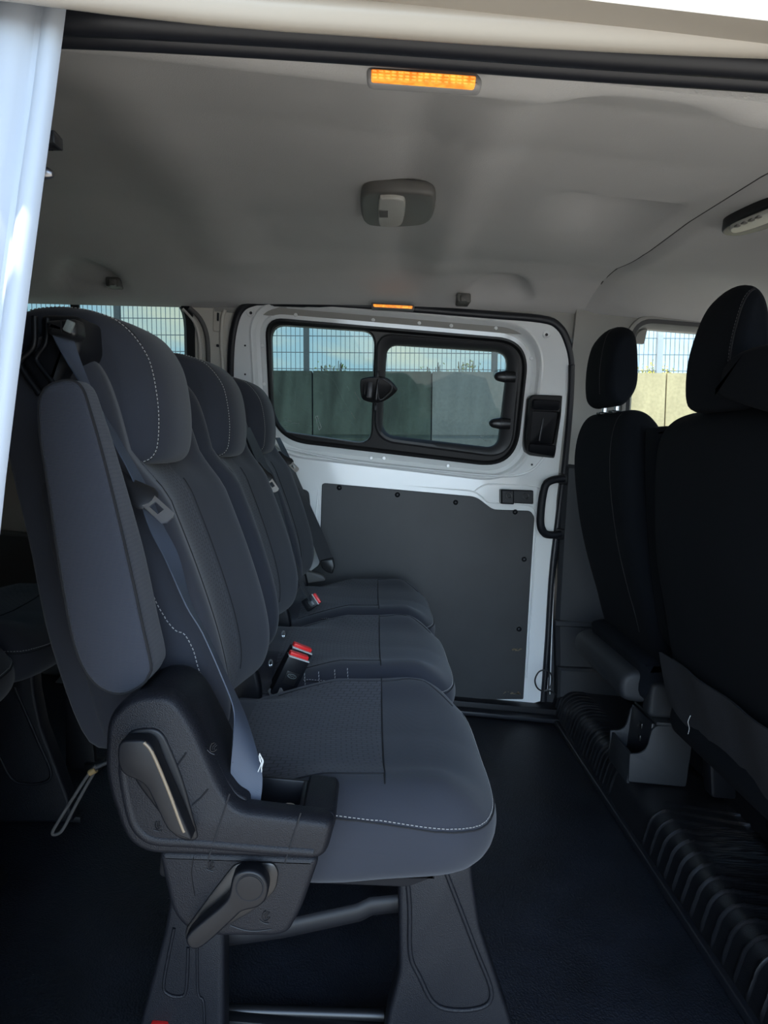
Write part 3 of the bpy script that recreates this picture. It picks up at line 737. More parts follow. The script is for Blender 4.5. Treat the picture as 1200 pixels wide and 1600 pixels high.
    sp = on_surface(ba, [Vector(p) for p in ((-.19, 1.285, .615), (-.168, 1.29, .60), (-.158, 1.295, .57), (-.148, 1.295, .53), (-.143, 1.29, .49), (-.146, 1.29, .46))], 12)
    dashes('stitching', sp, M_thread, s, r=.0006)
    # back shell
    pillow('back_shell', catmull([(-.40, .90), (-.385, .80), (-.355, .70), (-.32, .58), (-.27, .46), (-.32, .44), (-.375, .56), (-.41, .69), (-.442, .80), (-.455, .89)], 5), .90, 1.285, .006, M_fab, s, n=3, mid=2)
    # --- headrest, hooked over the top of the backrest
    sc = 1.0/.96
    def hk_(x, z): return (x*sc-.020, .85+(z-.85)*sc)
    hp = catmull([hk_(*q) for q in [(-.445, .962), (-.42, .975), (-.38, .981), (-.335, .979), (-.295, .966), (-.264, .930), (-.248, .875), (-.244, .825), (-.252, .800), (-.275, .792), (-.297, .800), (-.312, .830), (-.325, .862), (-.341, .893), (-.358, .912), (-.385, .918), (-.43, .915), (-.452, .935)]], 6)
    def hf(v):
        t = (v.y-1.085)/.105; k = max(0, min(1, (v.x+.45)/.14))
        return Vector((v.x-(.010*t*t+.022*t**4)*k, v.y, v.z))
    hd = pillow('headrest', hp, .975, 1.195, .026, M_fab, s, ri=.016, n=7, mid=14, fn=hf, angle=60)
    hs = [hk_(*q) for q in [(-.43, .980), (-.38, .984), (-.335, .981), (-.295, .966), (-.264, .93), (-.250, .875), (-.245, .825), (-.255, .797), (-.27, .79)]]
    for yy in (.992, 1.178):
        dashes('stitching', on_surface(hd, [Vector((x, yy, z)) for x, z in hs], 14), M_thread, s, r=.0006)
        tube('headrest_seam', on_surface(hd, [Vector((x, yy+(.004 if yy < 1.05 else -.004), z)) for x, z in hs], 8, .0001), .0010, M_seam, s, 6)
    tube('headrest_piping', on_surface(hd, [Vector((hk_(x, z)[0], .980, hk_(x, z)[1])) for x, z in ((-.275, .792), (-.299, .802), (-.316, .84), (-.335, .885), (-.356, .910), (-.38, .917), (-.41, .916))], 8, .001), .0020, M_seam, s, 6)
    # --- hard plastic gusset between cushion and backrest at the far side
    pillow('hinge_cover', roundpoly([(-.24, .30), (-.16, .30), (-.155, .38), (-.175, .44), (-.22, .47), (-.26, .42)], .03), 1.296, 1.322, .008, M_pls, s, n=3)
    # --- under seat frame: pan, cross tube, front leg and rear leg
    pillow('seat_pan', roundpoly([(-.22, .27), (.10, .285), (.14, .305), (-.22, .305)], .008), .90, 1.28, .004, M_dsteel, s, n=2)
    fl_ = thing_part('front_leg', s)
    leg = roundpoly(XZ([(622, 1300), (738, 1290), (738, 1370), (750, 1450), (800, 1602), (812, 1665), (596, 1665), (606, 1590), (624, 1520)], .915), .012, 4)
    pillow('leg_cover', leg, .915, .955, .006, M_pl, fl_, n=3)
    pts = [P(a, b, Y=.914) for a, b in ((636, 1370), (640, 1420), (641, 1490), (655, 1525), (684, 1572), (745, 1576), (768, 1552), (742, 1480), (695, 1358))]
    tube('pressed_rib', pts, .0032, M_pl, fl_, 8, False, 5)
    rl_ = thing_part('rear_leg', s)
    leg = roundpoly(XZ([(268, 1380), (350, 1380), (350, 1660), (205, 1660), (222, 1585), (258, 1450)], .915), .010, 4)
    pillow('leg_cover', leg, .915, .955, .006, M_pl, rl_, n=3)
    tube('pressed_rib', [P(a, b, Y=.914) for a, b in ((272, 1450), (256, 1535), (262, 1553), (282, 1557), (291, 1545), (294, 1480))], .0022, M_pl, rl_, 8, False, 4)
    tube('pressed_rib', [P(a, b, Y=.914) for a, b in ((308, 1470), (309, 1550), (318, 1566), (320, 1630))], .0018, M_pl, rl_, 8, False, 4)
    # rail on the floor
    box('floor_rail', (.02, .985, .011), (.50, .022, .014), M_dsteel, s, .003)
    tube('cross_tube', [P(a, b, Y=.975) for a, b in ((340, 1466), (440, 1452), (560, 1426), (580, 1416), (700, 1404))], .0105, M_dsteel, s, 10, sq=(1.3, .6), upv=Vector((0, 0, 1)))
    # slim inner leg with its bolts and floor catch
    il = thing_part('inner_leg', s)
    pillow('leg_plate', roundpoly([(.12, .30), (.165, .30), (.178, .18), (.205, .05), (.212, 0.004), (.14, 0.004)], .008), 1.215, 1.235, .003, M_dsteel, il, n=2)
    cyl('bolt', (.172, 1.213, .17), (0, -1, 0), .006, .006, .004, M_steel, il, 12)
    box('floor_catch', (.205, 1.225, .012), (.035, .05, .022), M_plg, il, .004)
    return s
def thing_part(name, parent, loc=None):
    e = bpy.data.objects.new(name, None); COL.objects.link(e); e.parent = parent; e.empty_display_size = .03
    return e
def belt(parent, Lpx, Rpx, m, name='seat_belt'):
    e = thing_part(name, parent)
    Ls = [P(a, b, Y=y) for a, b, y in Lpx]; Rs = [P(a, b, Y=y) for a, b, y in Rpx]
    v, f = ribbon_geo(Ls, Rs); link('webbing', v, f, m, e, 50)
    return e
def tongue(e, c, d, n, sc=1.0):
    """belt tongue at c pointing along d, broad face towards n"""
    d = d.normalized(); w = d.cross(n).normalized(); n = w.cross(d).normalized()
    def q(u, v, t): return c+d*(u*sc)+w*(v*sc)+n*(t*sc)
    rings = []
    prof = [(-.040, .006, .0045), (-.034, .0085, .006), (-.015, .009, .0065), (0, .014, .006), (.012, .018, .005), (.022, .016, .0035), (.026, .012, .0025)]
    V, Fc = [], []
    for u, a, b in prof:
        for k in range(14):
            an = 2*math.pi*k/14; V.append(q(u, a*math.cos(an), b*math.sin(an)))
    for s_i in range(len(prof)-1):
        for k in range(14): j = (k+1) % 14; Fc.append((s_i*14+k, s_i*14+j, (s_i+1)*14+j, (s_i+1)*14+k))
    Fc.append(tuple(range(14))); Fc.append(tuple(range((len(prof)-1)*14, len(prof)*14)))
    link('tongue_grip', V, Fc, M_plg, e, 50)
    V = []
    loop = [(.020, -.010), (.058, -.010), (.062, -.005), (.062, .005), (.058, .010), (.020, .010)]
    hole = [(.030, -.005), (.046, -.005), (.046, .005), (.030, .005)]
    bm = bmesh.new(); ed = []
    for lp_ in (loop, hole):
        vs = [bm.verts.new(q(u, v, 0)) for u, v in lp_]
        for i in range(len(vs)): ed.append(bm.edges.new((vs[i], vs[(i+1) % len(vs)])))
    bmesh.ops.triangle_fill(bm, edges=ed, use_beauty=True)
    g = bmesh.ops.extrude_face_region(bm, geom=bm.faces[:])
    for x in g['geom']:
        if isinstance(x, bmesh.types.BMVert): x.co += n*(.0026*sc)
    link_bm('tongue_blade', bm, M_steel, e)

seat_near = make_seat_base('nearest second row seat, with folded-up armrest and blue-grey belt')
seat_mid = copy_thing(seat_near, 0, .49, 'middle of the three second row seats, two red-topped buckles at its near edge')
seat_far = copy_thing(seat_near, 0, .975, 'farthest second row seat, beside the white sliding door with the hardboard panel')
t3 = copy_thing(seat_near, -.80, .50, 'dark third row seat at left edge, its ribbed leg panel showing behind the grey strap'); t3['group'] = 'third row seats'
t4 = copy_thing(seat_near, -.80, .02, 'third row seat cut off by the left edge, low behind the white pillar'); t4['group'] = 'third row seats'

# ------------- near seat extras
sn = seat_near
# belt guide tower at the top corner of the backrest
tw = thing_part('belt_tower', sn)
tp = roundpoly(XZ([(60, 490), (122, 492), (126, 545), (118, 562), (100, 575), (90, 600), (80, 625), (58, 612), (30, 568), (36, 548), (58, 545), (62, 520)], .895), .008, 4)
pillow('tower_body', tp, .895, .975, .010, M_pls, tw, n=4)
tube('tower_edge', [P(a, b, Y=.892) for a, b in ((54, 494), (53, 540), (34, 560), (33, 574), (62, 616))], .004, M_pls, tw, 8, False, 4)
tube('tower_edge', [P(a, b, Y=.892) for a, b in ((74, 497), (72, 535), (58, 556), (60, 568), (88, 604))], .003, M_pls, tw, 8, False, 4)
pillow('belt_guide', roundpoly(XZ([(68, 500), (117, 497), (119, 524), (108, 530), (72, 522)], .865), .005, 4), .865, .90, .008, M_plg, tw, n=4)
box('guide_button', P(108, 510, Y=.862), (.010, .006, .014), M_steelm, tw, .002, rot=rotm('Y', R(20)))
tube('guide_slit', [P(95, 500, Y=.864), P(96, 520, Y=.864)], .0007, M_seam, tw, 5)
# armrest
ap_all = XZ([(57, 640), (60, 618), (70, 603), (90, 594), (112, 593), (128, 606), (140, 640), (160, 710), (185, 810), (208, 910), (224, 985), (236, 1040), (232, 1058), (222, 1072), (195, 1086), (165, 1083), (138, 1062), (116, 1020), (100, 950), (84, 850), (68, 740), (60, 690)], .785)
ar = pillow('armrest', catmull(ap_all, 4), .785, .852, .010, M_fabside, sn, ri=.006, n=4, mid=4, angle=60, r1=.016, fn=lambda v: Vector((v.x, .785+(v.y-.785)*(1-.35*max(0, min(1, (v.z-.70)/.17))), v.z)))
tube('armrest_piping', [Vector((a[0], .7885, a[1])) for a in inset(catmull(ap_all, 3), .0012)], .0018, M_seam, ar, 6, True)
# belt
LB = [(78, 518, .872), (98, 556, .866), (138, 620, .858), (160, 664, .858), (204, 744, .857), (233, 826, .853), (257, 873, .848), (290, 947, .842), (315, 989, .836), (346, 1059, .824), (364, 1108, .808), (364, 1150, .800), (360, 1213, .792), (367, 1254, .790)]
RB = [(110, 516, .888), (128, 572, .884), (154, 634, .882), (186, 687, .882), (228, 760, .880), (254, 821, .876), (278, 869, .874), (298, 943, .872), (324, 992, .868), (354, 1057, .860), (381, 1115, .836), (402, 1178, .815), (410, 1216, .800), (406, 1262, .790)]
be = belt(sn, LB, RB, M_belt); be['label'] = 'blue-grey seat belt'
p = P(222, 772, Y=.862)
tongue(be, P(214, 767, Y=.856), P(262, 806, Y=.835)-P(222, 770, Y=.850), Vector((.45, -.9, .25)), .92)
g = []
for r_ in range(7):
    for c in range(12):
        t = c/11; a = 363+(402-363)*t; b = 1192+3.6*r_+4*t
        q0 = P(a-1.2, b, Y=.794+.014*t); q1 = P(a+1.2, b+(1 if c % 2 else -1), Y=.794+.014*t); g.append(tube_geo([q0, q1], .0006, 5))
v, f = merge(g); link('bar_stitching', v, f, M_seam, be)
# hip cover shell: rim, face, arm
YH = .755
hipo = roundpoly(XZ([(158, 1215), (164, 1122), (203, 1087), (268, 1084), (300, 1128), (345, 1228), (370, 1264), (526, 1283), (508, 1348), (200, 1338)], YH), [.03, .05, .04, .04, .05, .04, .03, .016, .016, .035], 7)
hipc = hipo
hip = pillow('side_cover', hipc, YH, YH+.026, .016, M_pl, sn, ri=.009, r1=.002, n=7, angle=60)
back_ = roundpoly(XZ([(160, 1205), (163, 1160), (176, 1125), (198, 1098), (225, 1086), (252, 1087), (274, 1098), (292, 1120), (316, 1165), (345, 1225), (365, 1252), (384, 1263), (380, 1341), (215, 1337), (196, 1328), (184, 1300)], YH), .006, 3)
pillow('side_cover_body', back_, YH+.018, .868, .004, M_pl, sn, ri=.003, r1=.012, n=4, angle=50)
pillow('side_cover_body', roundpoly(XZ([(470, 1277), (519, 1283), (524, 1296), (508, 1343), (470, 1342)], YH), .006, 3), YH+.018, .862, .004, M_pl, sn, n=3)
tube('cover_contour', [Vector((a[0], YH+.0050, a[1])) for a in catmull(XZ([(200, 1165), (192, 1200), (198, 1245), (208, 1285), (224, 1306), (247, 1315), (300, 1318), (420, 1328), (490, 1333)], YH), 5, False)], .0070, M_pl, hip, 14)
for a in ([(359, 1240), (325, 1343)], [(470, 1270), (445, 1348)]):
    tube('panel_gap', [P(x, y, Y=YH-.0006) for x, y in a], .0009, M_seam, hip, 6)
for a in ([(291, 1176), (284, 1186), (277, 1196)], [(325, 1233), (314, 1246), (300, 1258)]):
    tube('raised_tick', [P(x, y, Y=YH-.0004) for x, y in a], .0009, M_pls, hip, 6)
# lever well and lever
pillow('lever_well', roundpoly(XZ([(192, 1180), (198, 1140), (252, 1134), (285, 1210), (312, 1312), (285, 1314), (215, 1225)], YH), [.02, .02, .02, .05, .01, .01, .03], 6), YH-.0025, YH+.012, .003, M_pls, hip, n=3)
lv = thing_part('recline_lever', sn)
lo_ = roundpoly(XZ([(184, 1184), (187, 1155), (236, 1153), (250, 1192), (303, 1312), (282, 1309), (262, 1294), (228, 1222), (192, 1208)], YH-.02), [.014, .016, .016, .02, .006, .006, .02, .015, .014], 6)
pillow('lever_handle', lo_, YH-.024, YH-.004, .004, M_pls, lv, ri=.0025, n=4, angle=50)
tube('lever_edge', [P(a, b, Y=YH-.023) for a, b in ((225, 1160), (238, 1176), (262, 1232), (283, 1288), (288, 1300))], .0018, mat('worn_lever_edge', (.20, .15, .10), .35), lv, 8, False, 4)
# tray behind the belt foot
tr = thing_part('belt_anchor_tray', sn)
tr_z0 = P(420, 1270, Y=.79).z
x0, x1 = P(388, 1265, Y=.80).x, P(468, 1270, Y=.80).x
box('tray_floor', ((x0+x1)/2, .815, tr_z0-.024), (x1-x0+.01, .080, .006), M_rub, tr, .001)
box('tray_wall', ((x0+x1)/2+.004, .852, tr_z0-.010), (x1-x0+.02, .006, .044), M_pls, tr, .002)
box('tray_wall', (x1+.002, .822, tr_z0-.003), (.006, .058, .030), M_pls, tr, .002)
cyl('anchor_bolt', ((x0+x1)/2+.016, .815, tr_z0-.014), (0, -.2, 1), .011, .010, .010, M_steel, tr, 16)
cyl('anchor_bolt', ((x0+x1)/2-.008, .802, tr_z0-.012), (0, -.3, 1), .008, .007, .008, M_steel, tr, 16)
# frayed white thread at the belt
g = []
random.seed(3)
for i in range(4):
    pts = [P(405+random.uniform(-2, 6), 1180+k*8+random.uniform(-3, 3), Y=.80) for k in range(4)]; g.append(tube_geo(catmull(pts, 4, False), .0006, 5))
v, f = merge(g); link('loose_thread', v, f, M_foam, be)
# lower cover and tilt lever
lowc = pillow('lower_cover', roundpoly(XZ([(245, 1330), (500, 1340), (470, 1425), (450, 1460), (430, 1466), (330, 1466), (290, 1455), (268, 1428)], .775), .012, 5), .775, .86, .008, M_pl, sn, n=4)
pillow('lever_well', roundpoly(XZ([(368, 1346), (428, 1346), (436, 1360), (432, 1390), (400, 1420), (300, 1478), (290, 1468), (290, 1450), (330, 1395)], .775), .010, 4), .772, .780, .003, M_plg, lowc, n=2)
l2 = thing_part('tilt_lever', sn)
lo2 = XZ([(365, 1366), (378, 1357), (396, 1356), (412, 1364), (420, 1382), (416, 1402), (402, 1414), (380, 1420), (366, 1432), (322, 1472), (302, 1478), (292, 1466), (300, 1450), (345, 1412), (358, 1395)], .75)
pillow('lever_handle', catmull(lo2, 4), .744, .764, .004, M_pls, l2, ri=.003, n=4, angle=50)
cc = P(390, 1388, Y=.743); 
th = [Vector((cc.x+.0145*math.cos(i*math.pi/14), cc.y+.0006, cc.z+.0145*math.sin(i*math.pi/14))) for i in range(28)]
tube('lever_cap_ring', th, .0008, M_seam, l2, 5, True)
cyl('lever_cap', cc+Vector((0, .001, 0)), (0, -1, 0), .0135, .0135, .0012, M_pls, l2, 28)
# embossed pictograms on the covers (small seat outlines)
def picto(cx, cy, Y, par, s=1.0, rot=0):
    g = []
    def ln(pts):
        q = []
        for a, b in pts:
            a, b = a*s, b*s; q.append(P(cx+a*math.cos(rot)-b*math.sin(rot), cy+a*math.sin(rot)+b*math.cos(rot), Y=Y))
        g.append(tube_geo(catmull(q, 3, False), .0005, 5))
    ln([(-3, -8), (-6, -4), (-5, 4), (-1, 8), (4, 5), (6, 0)]); ln([(0, -8), (-2, 0), (0, 4)]); ln([(3, -7), (1, 0), (3, 2)]); ln([(-8, 9), (0, 11), (7, 10)])
    v, f = merge(g); return link('embossed_symbol', v, f, M_pls, par)
picto(334, 1168, YH-.001, hip, .9, .5); picto(247, 1290, YH-.001, hip, .8); picto(330, 1352, .774, lowc, .8, .3); picto(416, 1432, .774, lowc, 1.0, .3)
tube('scale_arc', [P(a, b, Y=.7745) for a, b in ((360, 1446), (380, 1453), (400, 1455), (424, 1452))], .0006, M_pls, lowc, 5, smooth=4)
tube('scale_arc', [P(a, b, Y=.7745) for a, b in ((302, 1340), (299, 1365), (304, 1400))], .0006, M_pls, lowc, 5, smooth=4)
# cover end at the cushion's near corner
# fabric pull loop hanging behind the seat
pt = thing_part('pull_strap', sn)
lp3 = [P(a, b, Y=.93) for a, b in ((150, 1196), (134, 1216), (112, 1250), (92, 1282), (82, 1300), (86, 1304), (98, 1296), (116, 1262), (136, 1226), (150, 1202))]
tube('strap_cord', lp3, .0022, mat('grey_cord', (.06, .06, .06), .8, bump='weave', bscale=500, bstr=.5), pt, 8, False, 5)
tube('strap_bead', [P(140, 1208, Y=.93), P(150, 1202, Y=.93)], .0042, mat('ochre_bead', (.20, .14, .06), .6), pt, 10)
tube('strap_cord', [P(148, 1200, Y=.93), P(170, 1190, Y=.94)], .003, M_dtrim, pt, 8)
# red clip under the rear leg
box('red_catch', P(249, 1603, Y=.912), (.022, .012, .010), M_red, sn, .002)
# dark seat adjuster bar between the legs (near bottom)
tube('front_bar', [P(352, 1578, Y=1.0), P(600, 1586, Y=1.0)], .0085, M_plg, sn, 10)

# ------------- buckles
def buckle(parent, c, up_d, face, w=.036, l=.072, t=.020, red=True):
    e = thing_part('seat_belt_buckle', parent)
    u = up_d.normalized(); s_ = u.cross(face).normalized(); n = s_.cross(u).normalized()
    if n.dot(face) < 0: n = -n
    rot = Matrix((s_, n, u)).transposed()
    def b(nm, off, size, m, bev, par=e):
        v, f = box_geo(Vector((0, 0, 0)), size, bev)
        v = [rot @ (x+Vector(off))+c for x in v]; return link(nm, v, f, m, par, 40)
    b('buckle_body', (0, 0, l/2), (w, t, l), M_pls, .004)
    b('release_button', (0, -.001, l+.002), (w*.86, t*.62, .009), M_red, .002)
    b('button_trim', (0, t*.30, l-.001), (w*.96, t*.4, .0022), M_foam, .0008)
    b('buckle_badge', (.001, t/2, l*.50), (w*.56, .0016, w*.56), M_plg, .0008)
    ov = [rot @ Vector((.0085*math.cos(i*math.pi/10)+.001, t/2+.0011, l*.56+.0038*math.sin(i*math.pi/10)))+c for i in range(20)]
    tube('badge_oval', ov, .0004, M_steelm, e, 5, True)
    ln = [rot @ Vector((x+.001, t/2+.0011, l*.56+z))+c for x, z in ((-.005, -.001), (-.003, .0015), (-.001, -.001), (.001, .001), (.003, -.001), (.005, .001))]
    tube('badge_script', ln, .0003, M_steelm, e, 5)
    return e
p0 = P(437, 1086, Y=1.318); p1 = P(466, 1026, Y=1.318)
d = (p1-p0); 
buckle(seat_mid, p0, d, Vector((.55, -1, .35)), w=.044, l=d.length*1.0)
p0b = P(440, 1072, Y=1.355); p1b = P(474, 1008, Y=1.355)
buckle(seat_mid, p0b, p1b-p0b, Vector((.55, -1, .35)), w=.044, l=(p1b-p0b).length*.92)
# worn buckle boot at the seat gap
pillow('buckle_boot', roundpoly(XZ([(417, 1078), (440, 1068), (446, 1088), (425, 1092)], 1.31), .004, 3), 1.305, 1.335, .004, M_grey, seat_mid, n=2)
p0c = P(476, 948, Y=1.80); p1c = P(494, 938, Y=1.80)
buckle(seat_far, p0c, p1c-p0c+Vector((0, 0, .004)), Vector((.3, -1, .5)), w=.032, l=.035)
# silver rings in the side of the middle seat
for a, b in ((443, 991), (423, 1036)):
    p = P(a, b, Y=1.44 if b < 1000 else 1.36)
    th = [p+Vector((.003*math.cos(i*math.pi/7), -.001, .0065*math.sin(i*math.pi/7))) for i in range(14)]
    tube('eyelet', th, .0016, M_steel, seat_mid, 6, True)
# white worn stitches on the cushion flank
g = []
for a in (478, 500, 525, 545):
    for k in range(6):
        p = P(a-2+k*.3, 1052+k*5-(a-478)*.12, Y=1.330); g.append(tube_geo([p, p+Vector((0, -.001, -.004))], .0006, 5))
v, f = merge(g); link('worn_stitching', v, f, M_thread, seat_mid)

# ------------- belts of the two further seats
b2 = belt(seat_far, [(378, 668, 1.83), (398, 715, 1.82), (420, 770, 1.81), (440, 830, 1.80), (458, 885, 1.79), (470, 920, 1.78), (484, 940, 1.78)], [(390, 668, 1.86), (411, 712, 1.85), (432, 765, 1.84), (449, 828, 1.83), (464, 882, 1.82), (477, 918, 1.81), (489, 938, 1.80)], M_beltd)
tongue(b2, P(414, 741, Y=1.80), P(428, 762, Y=1.79)-P(414, 741, Y=1.80), Vector((.2, -1, .3)), .85)
b3 = belt(seat_far, [(430, 684, 2.28), (444, 715, 2.275), (456, 745, 2.27), (470, 790, 2.26), (484, 835, 2.25), (500, 880, 2.24)], [(437, 684, 2.30), (451, 712, 2.30), (463, 742, 2.30), (483, 786, 2.29), (505, 835, 2.28), (520, 874, 2.27)], M_beltd)
tongue(b3, P(447, 718, Y=2.26), P(462, 733, Y=2.25)-P(447, 718, Y=2.26), Vector((.2, -1, .3)), .85)
pillow('belt_anchor', roundpoly(XZ([(500, 876), (520, 873), (523, 886), (519, 897), (510, 894), (503, 888)], 2.235), .004, 3), 2.235, 2.275, .004, M_plg, seat_far, n=3)
# wide plastic hinge covers visible beside the two further backrests
pillow('hinge_cover', roundpoly(XZ([(458, 902), (464, 884), (482, 892), (505, 898), (510, 906), (470, 912)], 2.3), .008, 3), 2.285, 2.315, .004, M_grey, seat_far, n=3)

# ================================================================== FRONT SEATS
def front_single():
    s = thing('driver_seat', (.75, 1.93, 0), 'dark front seat by the far window, seen from behind with separate headrest', 'seat')
    bp = catmull([(.600, .985), (.580, .93), (.588, .82), (.628, .66), (.690, .50), (.76, .36), (.90, .33), (.86, .45), (.80, .62), (.73, .80), (.69, .93), (.65, .985)], 6)
    def f1(v):
        k = max(0, (v.z-.84)/.14); return Vector((v.x, 1.925+(v.y-1.925)*(1-.20*k*k), v.z))
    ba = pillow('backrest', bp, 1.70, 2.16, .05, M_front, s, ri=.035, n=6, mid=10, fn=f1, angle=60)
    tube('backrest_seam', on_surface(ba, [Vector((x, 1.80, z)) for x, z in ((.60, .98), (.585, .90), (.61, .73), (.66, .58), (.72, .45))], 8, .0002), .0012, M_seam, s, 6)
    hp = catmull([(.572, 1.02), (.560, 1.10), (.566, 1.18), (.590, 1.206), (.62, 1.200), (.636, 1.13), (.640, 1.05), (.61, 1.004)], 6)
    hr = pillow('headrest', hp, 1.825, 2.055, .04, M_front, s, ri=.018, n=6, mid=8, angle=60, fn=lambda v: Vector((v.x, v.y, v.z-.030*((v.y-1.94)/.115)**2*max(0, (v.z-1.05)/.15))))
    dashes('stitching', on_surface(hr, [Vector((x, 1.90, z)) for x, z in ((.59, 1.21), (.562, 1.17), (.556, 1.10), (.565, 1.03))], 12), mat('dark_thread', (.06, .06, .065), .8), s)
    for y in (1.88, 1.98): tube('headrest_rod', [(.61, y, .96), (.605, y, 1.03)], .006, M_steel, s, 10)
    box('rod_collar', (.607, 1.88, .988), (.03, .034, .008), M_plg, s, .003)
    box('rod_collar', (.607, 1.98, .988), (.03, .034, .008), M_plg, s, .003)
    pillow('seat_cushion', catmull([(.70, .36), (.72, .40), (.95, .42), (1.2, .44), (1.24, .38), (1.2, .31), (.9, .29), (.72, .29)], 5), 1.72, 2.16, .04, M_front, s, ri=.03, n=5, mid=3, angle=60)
    # side valance with rounded grey end
    sv = pillow('side_valance', roundpoly([(.72, .26), (1.2, .28), (1.2, .36), (.72, .345)], .02), 1.705, 1.75, .01, M_dtrim, s, n=3)
    pillow('valance_beam', catmull([(.680, .285), (.660, .31), (.665, .345), (.70, .362), (.745, .35), (.745, .29)], 5), 1.74, 2.16, .016, M_dtrim, s, n=4)
    pillow('seat_base', roundpoly([(.90, .10), (1.2, .10), (1.2, .29), (.90, .29)], .01), 1.76, 2.12, .005, M_rub, s, n=2)
    return s
fs = front_single()
def front_bench():
    s = thing('front_bench_seat', (.85, 1.18, 0), 'broad dark double front seat at right edge, seen from behind', 'seat')
    bp = catmull([(.62, .965), (.592, .92), (.600, .82), (.622, .68), (.660, .55), (.690, .45), (.72, .40), (.86, .38), (.86, .55), (.80, .75), (.74, .92), (.68, .975)], 6)
    def f1(v):
        k = max(0, (v.z-.80)/.16)
        y = 1.185+(v.y-1.185)*(1-.10*k*k)
        return Vector((v.x, y, v.z+.03*max(0, (1.5-v.y))*k))
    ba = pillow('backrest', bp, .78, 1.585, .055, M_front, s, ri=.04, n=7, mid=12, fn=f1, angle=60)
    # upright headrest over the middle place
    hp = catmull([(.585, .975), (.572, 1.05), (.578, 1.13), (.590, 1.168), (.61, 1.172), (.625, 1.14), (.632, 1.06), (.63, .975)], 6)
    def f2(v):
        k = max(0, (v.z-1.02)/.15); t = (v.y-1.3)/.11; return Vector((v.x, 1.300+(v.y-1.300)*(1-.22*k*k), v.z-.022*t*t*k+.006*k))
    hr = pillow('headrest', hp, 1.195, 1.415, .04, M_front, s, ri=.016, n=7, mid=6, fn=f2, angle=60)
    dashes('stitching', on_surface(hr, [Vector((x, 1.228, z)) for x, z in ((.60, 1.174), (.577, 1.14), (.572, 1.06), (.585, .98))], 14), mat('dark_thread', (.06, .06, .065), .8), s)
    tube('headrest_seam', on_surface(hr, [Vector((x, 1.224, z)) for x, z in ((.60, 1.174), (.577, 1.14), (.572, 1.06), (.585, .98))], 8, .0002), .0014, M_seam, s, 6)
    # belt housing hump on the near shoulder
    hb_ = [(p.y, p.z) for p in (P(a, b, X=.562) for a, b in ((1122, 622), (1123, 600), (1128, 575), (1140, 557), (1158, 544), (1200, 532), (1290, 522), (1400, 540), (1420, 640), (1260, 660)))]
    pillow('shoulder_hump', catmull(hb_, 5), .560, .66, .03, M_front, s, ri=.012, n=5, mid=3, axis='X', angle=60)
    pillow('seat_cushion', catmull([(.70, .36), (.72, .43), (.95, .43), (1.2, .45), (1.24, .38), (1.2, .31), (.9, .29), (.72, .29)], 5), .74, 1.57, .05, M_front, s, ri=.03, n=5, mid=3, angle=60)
    # carpeted flap hanging below the backrest
    V, Fc = [], []
    nx = 26
    for j in range(6):
        for i in range(nx+1):
            y = .76+.80*i/nx; t = j/5; z = .46-t*(.115+.01*math.sin(y*23)); x = .668+.030*t+.004*math.sin(y*31+t*2)
            V.append((x, y, z))
    m0 = len(V); V += [(a+.006, b, c) for a, b, c in V]
    for j in range(5):
        for i in range(nx):
            a = j*(nx+1)+i; Fc += [(a, a+1, a+nx+2, a+nx+1), (m0+a, m0+a+nx+1, m0+a+nx+2, m0+a+1)]
    for i in range(nx):
        a = 5*(nx+1)+i; Fc += [(a, a+1, m0+a+1, m0+a), (i, m0+i, m0+i+1, i+1)]
    for j in range(5):
        for i in (0, nx): a = j*(nx+1)+i; b = a+nx+1; Fc.append((a, b, m0+b, m0+a))
    fo = link('carpet_flap', V, Fc, mat('flap_carpet', (.013, .014, .019), .95, bump='noise', bscale=600, bstr=.8, var=.2, vscale=30), s, 60)
    tube('loose_thread', [P(a, b, Y=1.40) for a, b in ((1079, 1118), (1075, 1128), (1077, 1138), (1075, 1147))], .0006, M_foam, s, 5, smooth=4)
    for y in (.85,):
        pillow('seat_leg', roundpoly([(.80, .108), (.90, .108), (.90, .32), (.83, .32)], .01), y, y+.05, .005, M_dtrim, s, n=2)
    pillow('seat_base', roundpoly([(.93, .10), (1.2, .10), (1.2, .30), (.93, .30)], .01), .80, 1.52, .005, M_rub, s, n=2)
    return s
fb = front_bench()
# slim seat shoulder between the two front seats (folded centre armrest)
arm = thing('centre_armrest', (.70, 1.645, 0), 'narrow dark armrest standing upright between the two front seats', 'armrest')
pillow('armrest_pad', catmull([(.615, .92), (.625, .945), (.66, .952), (.70, .94), (.72, .88), (.80, .50), (.72, .46), (.65, .70)], 5), 1.610, 1.685, .018, M_front, arm, ri=.012, n=4, angle=60)
pillow('armrest_stem', roundpoly([(.86, .112), (.92, .112), (.84, .56), (.78, .56)], .01), 1.625, 1.67, .006, M_rub, arm, n=2)

